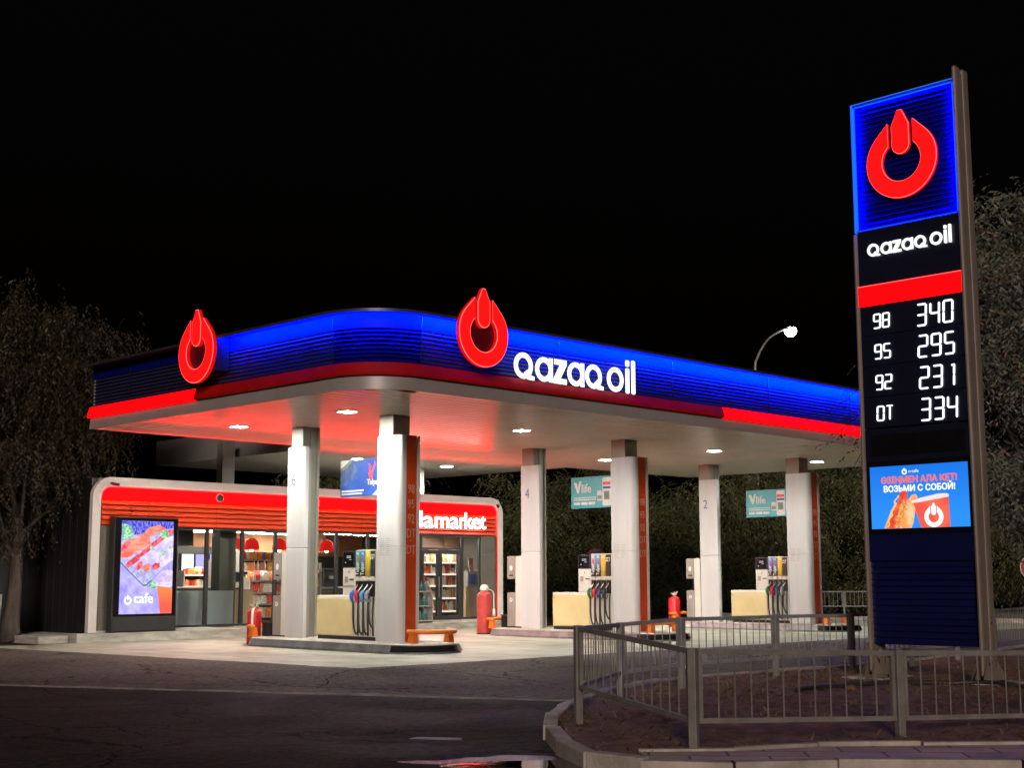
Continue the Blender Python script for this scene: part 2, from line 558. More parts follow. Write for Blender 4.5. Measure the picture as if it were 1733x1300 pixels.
def obj(name, mb, m, parent=None, bevel=0, smooth=False, loc=None):
    me = bpy.data.meshes.new(name)
    off = wloc(parent) if parent else Vector(loc or (0, 0, 0))
    me.from_pydata([tuple(Vector(p) - off) for p in mb.v], [], mb.f)
    me.validate()
    me.materials.append(M[m] if isinstance(m, str) else m)
    o = bpy.data.objects.new(name, me)
    COL.objects.link(o)
    if parent:
        o.parent = parent
    elif loc:
        o.location = loc
    if bevel:
        b = o.modifiers.new('bevel', 'BEVEL')
        b.width = bevel
        b.segments = 2
        b.limit_method = 'ANGLE'
    if smooth:
        for p in me.polygons:
            p.use_smooth = True
        if smooth == 'auto':
            e = o.modifiers.new('split', 'EDGE_SPLIT')
            e.split_angle = R(40)
    return o

def tag(o, label=None, cat=None, group=None, kind=None):
    if label: o['label'] = label
    if cat: o['category'] = cat
    if group: o['group'] = group
    if kind: o['kind'] = kind
    return o
def thing(name, label, cat, loc, group=None):
    o = bpy.data.objects.new(name, None)
    o.empty_display_size = .2
    COL.objects.link(o)
    o.location = loc
    return tag(o, label, cat, group)
def struct(name, mb, m, **k):
    return tag(obj(name, mb, m, **k), kind='structure')
def copy_tree(o, parent=None):
    c = o.copy()
    COL.objects.link(c)
    c.parent = parent
    for ch in list(o.children):
        copy_tree(ch, c)
    return c
def dup(o, loc, label, group=None):
    c = copy_tree(o)
    c.location = loc
    return tag(c, label, None, group)

def text(body, size, fr, u, v, w, depth, parent, name, m, align='LEFT', bold=0.0, sx=1.0, rot=0.0, fit=None):
    cu = bpy.data.curves.new('lettering', 'FONT')
    cu.body = body
    cu.size = size
    cu.align_x = align
    cu.extrude = depth / 2
    cu.resolution_u = 3
    t = bpy.data.objects.new('lettering', cu)
    COL.objects.link(t)
    bpy.context.view_layer.update()
    me = bpy.data.meshes.new_from_object(t.evaluated_get(bpy.context.evaluated_depsgraph_get()))
    bpy.data.objects.remove(t)
    bpy.data.curves.remove(cu)
    mb = MB()
    cr, sr = math.cos(rot), math.sin(rot)
    if fit:      # stretch the glyph between two positions
        xs = [q.co.x for q in me.vertices]
        sx = (fit[1] - fit[0]) / (max(xs) - min(xs))
        u = fit[0] - min(xs) * sx
    strikes = [(0, 0)] if bold <= 0 else [(0, 0), (bold, bold * .3), (-bold, -bold * .3), (bold * .3, -bold), (-bold * .3, bold)]
    for n_, (du, dv) in enumerate(strikes):      # heavier letters: the outline struck several times, slightly offset
        k = len(mb.v)
        mb.v += [fr(u + du + q.co.x * sx * cr - q.co.y * sr, v + dv + q.co.x * sx * sr + q.co.y * cr, w + q.co.z + depth / 2 - n_ * .00025) for q in me.vertices]
        mb.f += [tuple(k + i for i in p.vertices) for p in me.polygons]
    bpy.data.meshes.remove(me)
    return obj(name, mb, m, parent)

def smooth_path(p, n=6):
    out = []
    P = [Vector(q) for q in p]
    for i in range(len(P) - 1):
        p0, p1, p2, p3 = P[max(i - 1, 0)], P[i], P[i + 1], P[min(i + 2, len(P) - 1)]
        for k in range(n):
            t = k / n
            out.append(.5 * (2 * p1 + (p2 - p0) * t + (2 * p0 - 5 * p1 + 4 * p2 - p3) * t * t + (3 * p1 - p0 - 3 * p2 + p3) * t ** 3))
    out.append(P[-1])
    return out

# ------------------------------------------------------------------ emblem and lettering shapes
def emblem_paths(r, cu, cv, g=1.0):
    A = 1.42
    th = math.acos(1 / A)
    tp = (math.sin(th), math.cos(th))
    gx = .36
    slope = (A - tp[1]) / tp[0]
    n = 40
    out = [(gx, A - slope * gx)]
    a0 = th
    a1 = 2 * math.pi - th
    for i in range(n + 1):
        a = a0 + (a1 - a0) * i / n
        out.append((math.sin(a), math.cos(a)))
    out.append((-gx, A - slope * gx))
    ri = .55
    b0 = math.asin(gx / ri)
    inn = [(gx, .45)]
    for i in range(n + 1):
        a = b0 + (2 * math.pi - 2 * b0) * i / n
        inn.append((ri * math.sin(a), ri * math.cos(a)))
    inn.append((-gx, .45))
    bw = .25
    bar = [(-bw, .95), (-bw, .42)] + [(-bw * math.cos(R(t)), .42 - .25 * math.sin(R(t))) for t in range(15, 180, 15)] + [(bw, .42), (bw, .95), (.06, 1.36), (-.06, 1.36)]
    bar = bar[::-1]
    S = lambda p: [(cu + r * x, cv + r * y) for x, y in p]
    return S(out), S(inn), S(bar)

def emblem(parent, fr, cu, cv, r, w0, w1, face='emblem', rim='emblem_rim', rw=.015):
    o, i, b = emblem_paths(r, cu, cv)
    obj('ring_body', MB().strip(fr, o, i, w0, w1 - .010), 'emblem_side', parent)
    obj('bar_body', MB().prism(fr, b, w0, w1 - .010), 'emblem_side', parent)
    obj('ring_rim', MB().strip(fr, o, i, w1 - .0098, w1 - .003), rim, parent)
    obj('bar_rim', MB().prism(fr, b, w1 - .0098, w1 - .003), rim, parent)
    # the lens stands a little inside the rim so that a thin bright edge shows
    def inset(p, c, k):
        return [(c[0] + (x - c[0]) * k, c[1] + (y - c[1]) * k) for x, y in p]
    o2, i2, b2 = [], [], []
    for (a, bb) in zip(o, i):
        d = math.hypot(a[0] - bb[0], a[1] - bb[1]) or 1
        ux, uy = (bb[0] - a[0]) / d, (bb[1] - a[1]) / d
        o2.append((a[0] + ux * rw, a[1] + uy * rw))
        i2.append((bb[0] - ux * rw, bb[1] - uy * rw))
    obj('ring_lens', MB().strip(fr, o2, i2, w1 - .003, w1 + .004), face, parent)
    cx = cu
    cy = cv + r * .77
    b2 = [(cx + (x - cx) * (1 - rw / (.25 * r)), cy + (y - cy) * (1 - rw / (.6 * r))) for x, y in b]
    obj('bar_lens', MB().prism(fr, b2, w1 - .003, w1 + .004), face, parent)

def brand_word(parent, fr, u0, v0, s, w0, w1, m):
    """the two-word name in round stroke letters; s = height of the round letters"""
    k = s / .54
    st = .104 * k
    def put(mb): obj('letter', mb, m, parent)
    def Rg(mb, cu, r): return mb.ring(fr, u0 + cu * k, v0 + r * k, r * k, r * k - st, w0, w1)
    q = []
    for cu, r, kind in ((.285, .27, 'Q'), (.89, .255, 'a'), (1.865, .255, 'a'), (2.43, .262, 'Q'), (3.14, .27, 'o')):
        mb = MB()
        Rg(mb, cu, r)
        if kind == 'Q':
            mb.prism(fr, [(u0 + (cu + .02) * k, v0 + .13 * k), (u0 + (cu + .12) * k, v0 + .0 * k), (u0 + (cu + .31) * k, v0 - .01 * k), (u0 + (cu + .31) * k, v0 + .07 * k), (u0 + (cu + .20) * k, v0 + .09 * k), (u0 + (cu + .12) * k, v0 + .2 * k)], w0 + .002, w1 + .003)
        if kind == 'a':
            mb.prism(fr, rect(u0 + (cu + r) * k - st, u0 + (cu + r + .003) * k, v0 + .004, v0 + 2 * r * k - .004), w0 + .002, w1 + .003)
        put(mb)
    z0, z1, zh = 1.185, 1.575, .51
    put(MB().prism(fr, [(u0 + a * k, v0 + b * k) for a, b in ((z0, 0), (z1, 0), (z1, .11), (z0 + .20, .11), (z1, zh - .10), (z1, zh), (z0 + .02, zh), (z0 + .02, zh - .11), (z1 - .20, zh - .11), (z0, .10))], w0, w1))
    i = MB()
    i.prism(fr, rrect(u0 + 3.49 * k, u0 + 3.61 * k, v0, v0 + .56 * k, .03 * k, 2), w0, w1)
    i.prism(fr, rrect(u0 + 3.49 * k, u0 + 3.61 * k, v0 + .60 * k, v0 + .74 * k, .03 * k, 2), w0, w1)
    put(i)
    put(MB().prism(fr, rrect(u0 + 3.69 * k, u0 + 3.81 * k, v0, v0 + .75 * k, .03 * k, 2), w0, w1))

SEG = {'0': 'abcdef', '1': 'bc', '2': 'abged', '3': 'abgcd', '4': 'fgbc', '5': 'afgcd', '8': 'abcdefg', '9': 'abcdfg', 'D': 'abcdef', 'T': 'aT'}
def digit(parent, fr, ch, u, v, w, h, t, w0, w1, m, name='price_digit'):
    mb = MB()
    g = t * .06
    sh = .05 * h      # slight slant
    def pt(a, b): return (u + a + sh * b / h, v + b)
    m2 = h / 2
    def hbar(y):
        return [pt(g, y), pt(t * .5 + g, y - t / 2), pt(w - t * .5 - g, y - t / 2), pt(w - g, y), pt(w - t * .5 - g, y + t / 2), pt(t * .5 + g, y + t / 2)]
    def vbar(x, y0, y1):
        return [pt(x, y0 + g), pt(x + t / 2, y0 + t / 2 + g), pt(x + t / 2, y1 - t / 2 - g), pt(x, y1 - g), pt(x - t / 2, y1 - t / 2 - g), pt(x - t / 2, y0 + t / 2 + g)]
    for sg in SEG[ch]:
        if sg == 'a': p = hbar(h)
        elif sg == 'g': p = hbar(m2)
        elif sg == 'd': p = hbar(0)
        elif sg == 'b': p = vbar(w, m2, h)
        elif sg == 'c': p = vbar(w, 0, m2)
        elif sg == 'e': p = vbar(0, 0, m2)
        elif sg == 'f': p = vbar(0, m2, h)
        elif sg == 'T': p = vbar(w * .55, 0, h)
        if ch == '1':
            p = [(a - w * .15, b) for a, b in p]
        mb.prism(fr, p, w0, w1)
    if ch == '1':
        mb.prism(fr, [pt(w * .85, h), pt(w * .55, h - t * .3), pt(w * .55, h - t * 1.2), pt(w * .85, h - t * .9)], w0, w1 - .002)
    obj(name, mb, m, parent)

# ------------------------------------------------------------------ ground
def sheet(poly, z):
    mb = MB()
    mb.v = [(x, y, z) for x, y in poly]
    mb.f = [tuple(range(len(poly)))]
    return mb
struct('road', sheet([(-300, -300), (500, -300), (500, 500), (-300, 500)], 0), 'asphalt')
def ragged(pts, amp, step=.35, seed=5):
    rr = random.Random(seed)
    out = []
    for i in range(len(pts)):
        a, b = Vector(pts[i]), Vector(pts[(i + 1) % len(pts)])
        n = max(1, int((b - a).length / step))
        for k in range(n):
            p = a.lerp(b, k / n)
            out.append((p.x + rr.uniform(-amp, amp), p.y + rr.uniform(-amp, amp)))
    return out
struct('forecourt', sheet(ragged([(14.92, 18.55), (60, 18.4), (60, 30.6), (13.8, 30.6), (14.3, 25.0)], .05), .004), 'slab')
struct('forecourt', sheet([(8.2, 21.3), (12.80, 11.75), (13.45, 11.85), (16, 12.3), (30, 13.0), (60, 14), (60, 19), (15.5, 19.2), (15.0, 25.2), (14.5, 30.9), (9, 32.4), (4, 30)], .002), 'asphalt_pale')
# flush kerbstones across the mouth of the forecourt
A, B = Vector((8.1, 21.2)), Vector((12.75, 11.65))
mb = MB()
n = 12
d = (B - A) / n
pn = Vector((-d.y, d.x)).normalized()
for i in range(n):
    p, q = A + d * i + d * .006, A + d * (i + 1) - d * .006
    k = len(mb.v)
    j = random.uniform(-.012, .012)
    zz = random.uniform(.012, .022)
    c = [p + pn * j, q + pn * j, q + pn * (j + .13), p + pn * (j + .13)]
    mb.v += [(a.x, a.y, -.05) for a in c] + [(a.x, a.y, zz) for a in c]
    mb.f += [tuple(k + t for t in f) for f in ((0, 3, 2, 1), (4, 5, 6, 7), (0, 1, 5, 4), (1, 2, 6, 5), (2, 3, 7, 6), (3, 0, 4, 7))]
M['flush'] = mat('flush_kerbstone', (.15, .135, .12), .85, var=.45, vscale=3, bump=.4, bscale=30)
struct('kerb', mb, 'flush', bevel=.008)
# puddle with an uneven edge
def blob(cx, cy, a, b, ang, seed, n=70, rough=.22):
    rr = random.Random(seed)
    ph = [rr.uniform(0, 6.28) for _ in range(6)]
    out = []
    for i in range(n):
        t = 2 * math.pi * i / n
        k = 1 + rough * (math.sin(2 * t + ph[0]) * .5 + math.sin(3 * t + ph[1]) * .5 + math.sin(5 * t + ph[2]) * .35 + math.sin(9 * t + ph[3]) * .2 + math.sin(16 * t + ph[4]) * .12)
        x, y = a * k * math.cos(t), b * k * math.sin(t)
        out.append((cx + x * math.cos(ang) - y * math.sin(ang), cy + x * math.sin(ang) + y * math.cos(ang)))
    return out
struct('puddle', sheet(blob(8.22, 8.0, .60, .27, R(-45), 3), .006), 'puddle')
M['wet'] = mat('wet_asphalt', (.014, .012, .012), .42, var=.5, vscale=20, bump=.8, bscale=38, spec=.22)
struct('puddle', sheet(blob(8.30, 8.12, .85, .40, R(-45), 5, rough=.35), .003), 'wet')
# cracks and tar seams in the old asphalt
M['crack'] = mat('crack_gap', (.006, .005, .005), .95, spec=.02)
cr_ = random.Random(21)
def crack(pts, w):
    P = smooth_path([(a, b, 0) for a, b in pts], 14)
    mb = MB()
    for i, p in enumerate(P):
        d = (P[min(i + 1, len(P) - 1)] - P[max(i - 1, 0)]).normalized()
        n_ = Vector((-d.y, d.x, 0))
        j = n_ * cr_.uniform(-.05, .05)
        ww = w * cr_.uniform(.35, 1.3) * (.3 if i in (0, len(P) - 1) else 1)
        a, b = p + j + n_ * ww, p + j - n_ * ww
        mb.v += [(a.x, a.y, .0035), (b.x, b.y, .0035)]
    mb.f = [(2 * i, 2 * i + 1, 2 * i + 3, 2 * i + 2) for i in range(len(P) - 1)]
    struct('road_crack', mb, 'crack')
for pts, w in (([(9.2, 20.4), (11.03, 17.4), (11.82, 16.09), (12.29, 14.84), (12.34, 13.93), (12.76, 12.69)], .022), ([(6.1, 15.4), (6.82, 14.54), (7.42, 13.74), (7.22, 12.55), (7.25, 11.93), (7.83, 11.4), (8.63, 10.78), (9.27, 10.72)], .013), ([(14.92, 18.5), (13.47, 17.42), (12.16, 15.88)], .014), ([(15.57, 17.88), (15.48, 16.89), (14.95, 14.93), (14.67, 13.53)], .018), ([(5.0, 11.5), (6.15, 11.26), (6.83, 11.03), (7.72, 10.49), (8.72, 9.84), (9.72, 9.43)], .010), ([(5.36, 10.77), (6.37, 11.26), (7.39, 11.64)], .010), ([(10.6, 12.6), (11.38, 11.8), (11.93, 11.77), (11.68, 10.96)], .012), ([(10.03, 19.9), (9.0, 17.9), (8.9, 16.6)], .014)):
    crack(pts, w)
# worn paint patch
struct('road_marking', sheet([(8.74, 10.10), (8.90, 10.16), (9.14, 9.80), (9.02, 9.66), (8.92, 9.74)], .004), 'kerb')

# planted island: kerb ring, soil mound, paving strip
ring = [(12.3, 11.15), (13.45, 11.79), (15.06, 12.25), (16.5, 12.36), (18.9, 12.1), (21, 12.0), (24, 12.4), (28, 13.0), (34, 14.0), (34, 8), (25, 1.5), (16, -2.0), (14.0, .45), (10.3, 4.82), (9.4, 5.86), (8.75, 6.35), (8.36, 6.95), (8.34, 7.52), (8.84, 8.30), (9.56, 9.12), (10.5, 9.98), (11.3, 10.57)]
def inset_ring(p, d):
    out = []
    n = len(p)
    for i in range(n):
        a, b, c = Vector(p[i - 1]), Vector(p[i]), Vector(p[(i + 1) % n])
        e1, e2 = (b - a).normalized(), (c - b).normalized()
        nn = Vector((e1.y, -e1.x)) + Vector((e2.y, -e2.x))
        nn.normalize()
        out.append((b.x + nn.x * d, b.y + nn.y * d))
    return out
inn = inset_ring(ring, .14)
outr = ring
if Vector(inn[0]).y > ring[0][1]:
    inn = inset_ring(ring, -.14)
mb = MB()
kr = random.Random(4)
def kerb_run(p, q, pi, qi, top):
    P, Q, PI, QI = Vector(p), Vector(q), Vector(pi), Vector(qi)
    n = max(1, int((Q - P).length / 1.0 + .5))
    for i in range(n):
        a, b = i / n + .004, (i + 1) / n - .004
        c = [P.lerp(Q, a), P.lerp(Q, b), PI.lerp(QI, b), PI.lerp(QI, a)]
        j = Vector((kr.uniform(-.012, .012), kr.uniform(-.012, .012)))
        z = top + kr.uniform(-.012, .012)
        k = len(mb.v)
        mb.v += [(t.x + j.x, t.y + j.y, -.05) for t in c] + [(t.x + j.x, t.y + j.y, z) for t in c]
        mb.f += [tuple(k + t for t in f) for f in ((0, 3, 2, 1), (4, 5, 6, 7), (0, 1, 5, 4), (1, 2, 6, 5), (2, 3, 7, 6), (3, 0, 4, 7))]
for i in range(len(ring)):
    j = (i + 1) % len(ring)
    kerb_run(ring[i], ring[j], inn[i], inn[j], .13)
struct('kerb', mb, 'kerb', bevel=.012)
# paving strip along the pavement side, edged by a thin inner kerb
pv_out = [inn[i] for i in (16, 15, 14, 13, 12)]
pv_in = [(8.72, 7.28), (9.31, 6.76), (10.04, 6.44), (11.35, 5.28), (15.0, .95)]
mb = MB()
k = len(pv_out)
mb.v = [(x, y, .118) for x, y in pv_out] + [(x, y, .122) for x, y in pv_in]
mb.f = [(i, i + 1, k + i + 1, k + i) for i in range(k - 1)]
def paving_mat():
    m = M['paving']
    nt = m.node_tree
    b = nt.nodes['Principled BSDF']
    old = b.inputs['Base Color'].links[0].from_socket
    tc = nt.nodes.new('ShaderNodeTexCoord')
    mp = node(nt, 'ShaderNodeMapping', Rotation=(0, 0, R(49)))
    br = nt.nodes.new('ShaderNodeTexBrick')
    br.inputs['Scale'].default_value = 1
    br.inputs['Brick Width'].default_value = .62
    br.inputs['Row Height'].default_value = .31
    br.inputs['Mortar Size'].default_value = .012
    br.inputs['Color1'].default_value = (1, 1, 1, 1)
    br.inputs['Color2'].default_value = (.7, .7, .72, 1)
    br.inputs['Mortar'].default_value = (.2, .2, .2, 1)
    nt.links.new(tc.outputs['Object'], mp.inputs[0])
    nt.links.new(mp.outputs[0], br.inputs['Vector'])
    mu = nt.nodes.new('ShaderNodeMix')
    mu.data_type = 'RGBA'
    mu.blend_type = 'MULTIPLY'
    mu.inputs[0].default_value = 1
    nt.links.new(old, mu.inputs[6])
    nt.links.new(br.outputs[0], mu.inputs[7])
    nt.links.new(mu.outputs[2], b.inputs['Base Color'])
paving_mat()
struct('pavement', mb, 'paving')
mb = MB()
for i in range(k - 1):
    kerb_run(pv_in[i], pv_in[i + 1], (pv_in[i][0] + .06, pv_in[i][1] + .06), (pv_in[i + 1][0] + .06, pv_in[i + 1][1] + .06), .15)
struct('kerb', mb, 'kerb', bevel=.006)
# soil: a grid clipped to the ring, mounded in the middle, lumpy
def inside(x, y, poly):
    c = False
    j = len(poly) - 1
    for i in range(len(poly)):
        xi, yi = poly[i]
        xj, yj = poly[j]
        if (yi > y) != (yj > y) and x < (xj - xi) * (y - yi) / (yj - yi) + xi:
            c = not c
        j = i
    return c
soil_poly = [inn[i] for i in list(range(0, 12))] + pv_in[::-1] + [inn[i] for i in range(16, 22)]
def edge_dist(x, y, poly):
    best = 99
    for i in range(len(poly)):
        a, b = poly[i - 1], poly[i]
        dx, dy = b[0] - a[0], b[1] - a[1]
        t = max(0, min(1, ((x - a[0]) * dx + (y - a[1]) * dy) / (dx * dx + dy * dy + 1e-9)))
        best = min(best, math.hypot(x - a[0] - dx * t, y - a[1] - dy * t))
    return best
from mathutils import noise as mn
def soil_z(x, y):
    e = edge_dist(x, y, soil_poly)
    s = min(1, e / 1.6)
    return .10 + .075 * s * s * (3 - 2 * s) + (.030 * mn.noise(Vector((x * 1.3, y * 1.3, 0))) + .022 * mn.noise(Vector((x * 4, y * 4, 3))) + .012 * mn.noise(Vector((x * 11, y * 11, 7)))) * min(1, .25 + e)
mb = MB()
idx = {}
ST = .11
def sv(i, j):
    if (i, j) not in idx:
        x, y = 8 + i * ST, -1 + j * ST
        idx[(i, j)] = len(mb.v)
        mb.v.append((x, y, soil_z(x, y)))
    return idx[(i, j)]
for i in range(int(17 / ST)):
    for j in range(int(14.5 / ST)):
        x, y = 8 + (i + .5) * ST, -1 + (j + .5) * ST
        if inside(x, y, soil_poly):
            mb.f.append((sv(i, j), sv(i + 1, j), sv(i + 1, j + 1), sv(i, j + 1)))
struct('soil', mb, 'soil', smooth=True)
mb = sheet(soil_poly, .085)
struct('soil', mb, 'soil')
# dead grass, twigs and fallen leaves on the soil
mb = MB()
lr = random.Random(12)
cnt = 0
while cnt < 9000:
    x, y = lr.uniform(8.4, 21), lr.uniform(2, 12.2)
    if not inside(x, y, soil_poly):
        continue
    cl = mn.noise(Vector((x * .9, y * .9, 11)))
    if cl < lr.uniform(-.35, .55):
        continue
    z = soil_z(x, y)
    a = lr.uniform(0, 6.28)
    ln = lr.uniform(.03, .12)
    w = lr.uniform(.004, .014)
    t = lr.uniform(0, .5)
    ca, sa = math.cos(a), math.sin(a)
    k = len(mb.v)
    mb.v += [(x - sa * w, y + ca * w, z), (x + sa * w, y - ca * w, z), (x + ca * ln + sa * w * .3, y + sa * ln - ca * w * .3, z + ln * t + .008), (x + ca * ln - sa * w * .3, y + sa * ln + ca * w * .3, z + ln * t + .006)]
    mb.f.append((k, k + 1, k + 2, k + 3))
    cnt += 1
M['litter'] = leaf_mat('dead_leaves', (.09, .05, .025), (.26, .16, .07), (.40, .29, .15), .8)
tag(obj('dead_grass', mb, 'litter'), 'dry fallen leaves and dead grass blades strewn over the bare soil', 'leaf litter', kind='stuff')
# black irrigation hose and a stone on the soil
hose = [(13.9, 9.2), (14.6, 9.3), (15.3, 9.15), (16.0, 8.8), (16.5, 8.2), (16.2, 7.4), (15.4, 6.9), (14.6, 6.7)]
tag(obj('irrigation_hose', MB().tube([(p.x, p.y, soil_z(p.x, p.y) + .025) for p in smooth_path(hose)], .028, 8), 'rubber', smooth=True), 'black irrigation hose lying across the soil in front of the price tower', 'hose')
def stone(x, y, r, seed):
    rr = random.Random(seed)
    mb = MB()
    prof = [(.2, 0), (.9, .15), (1, .45), (.75, .8), (.3, 1.0)]
    mb.lathe(x, y, [(r * a, soil_z(x, y) - .02 + r * 1.1 * b) for a, b in prof], 9)
    mb.v = [(a + rr.uniform(-.2, .2) * r, b + rr.uniform(-.2, .2) * r, c + rr.uniform(-.12, .12) * r) for a, b, c in mb.v]
    return mb
tag(obj('stone', stone(14.75, 9.0, .075, 2), 'soil', smooth=True), 'rounded stone lying against the black hose on the soil', 'stone')

# ------------------------------------------------------------------ canopy
X0, Y0, X1, Y1 = 15.75, 19.3, 38.65, 29.7
RC = 1.25
ZS, ZR0, ZR1, ZT = 5.0, 5.25, 5.5, 6.42
def path_left(ya, yb, n=2):      # along the left face, from back to front
    return [(X0, ya + (yb - ya) * i / (n - 1), -1, 0) for i in range(n)]
def path_arc(a0=0, a1=90, n=16):
    out = []
    for i in range(n + 1):
        a = R(180 + a0 + (a1 - a0) * i / n)
        out.append((X0 + RC + RC * math.cos(a), Y0 + RC + RC * math.sin(a), math.cos(a), math.sin(a)))
    return out
def path_front(xa, xb):
    return [(xa, Y0, 0, -1), (xb, Y0, 0, -1)]
FULL = path_left(Y1, Y0 + RC)[:1] + path_arc() + path_front(X0 + RC, X1)[1:]
RIGHT = [(X1, Y0, 1, 0), (X1, Y1, 1, 0)]
can = thing('canopy', 'large flat fuel station canopy with blue louvred fascia and rounded corner over the pumps', 'canopy', (X0 + RC, Y0 + RC, 0))
# louvred blue fascia: smooth top band, then tilted slats
prof = [(-.10, ZT + .034), (-.06, ZT + .034), (-.06, 6.16)]
nsl = 8
sh = (6.16 - ZR1 - .02) / nsl
for i in range(nsl):
    zt = 6.16 - i * sh
    prof += [(-.130, zt), (-.130, zt - sh * .12), (-.055, zt - sh * .84), (-.075, zt - sh * .97)]
prof += [(-.13, ZR1 - .02)]
obj('louvred_fascia', MB().sweep(FULL, prof), 'navy', can, smooth='auto')
obj('louvred_fascia', MB().sweep(RIGHT, prof), 'navy', can)
obj('led_spill_shield', MB().box(X0 - .268, X0 + .05, 24.02, 24.05, 5.75, ZT + .028), 'navy_dark', can)  # added out of sight behind the emblem to keep blue light off the tree
obj('coping', MB().sweep(FULL, [(-.14, ZT + .045), (.28, ZT + .045), (.28, ZT - .008), (.25, ZT - .008), (.25, ZT - .002), (.27, ZT - .002), (.27, ZT + .030), (-.14, ZT + .030)], True), 'alu', can, smooth='auto')
LSEC = [(.269, ZT + .028), (.260, ZT + .028), (.260, ZT - .0), (.269, ZT - .0)]
obj('led_strip', MB().sweep(path_left(24.0, Y0 + RC)[:1] + path_arc(), LSEC, True), 'blue_led_soft', can)
obj('led_strip', MB().sweep(path_front(X0 + RC + .1, X1), LSEC, True), 'blue_led', can)
# red band
RB = [(-.04, ZR1), (.005, ZR1), (.075, ZR0 + .035), (.06, ZR0), (-.04, ZR0)]
YB, XA = 25.15, 26.4
obj('lit_band', MB().sweep(path_left(Y1, YB), RB, True), 'red_lit', can)
obj('unlit_band', MB().sweep(path_left(YB - .004, Y0 + RC)[:1] + path_arc() + path_front(X0 + RC, XA - .004)[1:], RB, True), 'red_off', can, smooth='auto')
obj('lit_band', MB().sweep(path_front(XA, X1), RB, True), 'red_lit', can)
obj('lit_band', MB().sweep(RIGHT, RB, True), 'red_lit', can)
obj('edge_trim', MB().sweep(FULL, [(-.06, ZR0 - .003), (-.02, ZR0 - .003), (.0, ZS + .03), (.0, ZS - .012), (-.06, ZS - .012)], True), 'trim', can, smooth='auto')
obj('edge_trim', MB().sweep(RIGHT, [(-.06, ZR0 - .003), (-.02, ZR0 - .003), (.0, ZS), (.0, ZS - .012), (-.06, ZS - .012)], True), 'trim', can)
# vertical panel joints
mb = MB()
for x in (17.0, 20.8, 24.6, 28.4, 32.2, 36.0):
    mb.box(x - .005, x + .005, Y0 + .045, Y0 + .062, 5.52, ZT - .01)
for y in (20.55, 24.3, 28.0):
    mb.box(X0 + .045, X0 + .062, y - .005, y + .005, 5.52, ZT - .01)
obj('joint_lines', mb, 'black', can)
obj('roof', MB().box(X0 + .09, X1 - .09, Y0 + RC, Y1 - .02, ZS + .12, ZT - .06).box(X0 + RC, X1 - .09, Y0 + .09, Y0 + RC - .003, ZS + .12, ZT - .06), 'alu', can)
# soffit of long convex strips
def soffit(x0f, x1, ya, yb, pitch=.3):
    mb = MB()
    y = ya
    while y < yb - .02:
        w = min(pitch - .034, yb - y)
        x0 = max(x0f(y), x0f(y + w))
        k = len(mb.v)
        pr = []
        for i in range(7):
            t = i / 6
            pr.append((y + w * t, ZS - .0085 * 4 * t * (1 - t)))
        pr = [(y, ZS + .02)] + pr + [(y + w, ZS + .02)]
        for x in (x0, x1):
            mb.v += [(x, a, b) for a, b in pr]
        m = len(pr)
        mb.f += [(k + i, k + m + i, k + m + i + 1, k + i + 1) for i in range(m - 1)]
        y += pitch
    return mb
def left_edge(y):
    if y >= Y0 + RC: return X0 + .06
    dy = Y0 + RC - y
    return X0 + RC - math.sqrt(max(0, (RC - .06) ** 2 - dy * dy)) if dy < RC - .06 else X0 + RC
obj('soffit', soffit(left_edge, X1 - .06, Y0 + .06, Y1 - .06), 'soffit', can, smooth='auto')
obj('soffit_backing', MB().box(X0 + .1, X1 - .1, Y0 + RC, Y1 - .1, ZS + .05, ZS + .08).box(X0 + RC, X1 - .1, Y0 + .1, Y0 + RC - .003, ZS + .05, ZS + .08), 'shop_dark', can)
# link roof from the canopy back over the shop
obj('link_roof', soffit(lambda y: 22.5, 32.2, Y1 - .02, 38.0), 'soffit', can, smooth='auto')
obj('link_fascia', MB().box(22.44, 22.497, Y1 + .003, 38.0, ZS - .012, 5.75), 'trim', can)
obj('link_fascia', MB().box(32.203, 32.26, Y1 + .003, 38.0, ZS - .012, 5.75), 'trim', can)
obj('roof', MB().box(22.5, 32.2, Y1 + .1, 38.0, ZS + .05, 5.7), 'trim', can)
obj('edge_trim', MB().box(X0 + .08, 22.43, Y1 - .06, Y1, ZS - .012, ZT), 'trim', can)
obj('rear_trim', MB().box(32.27, X1, Y1 - .06, Y1, ZS - .012, ZT), 'trim', can)

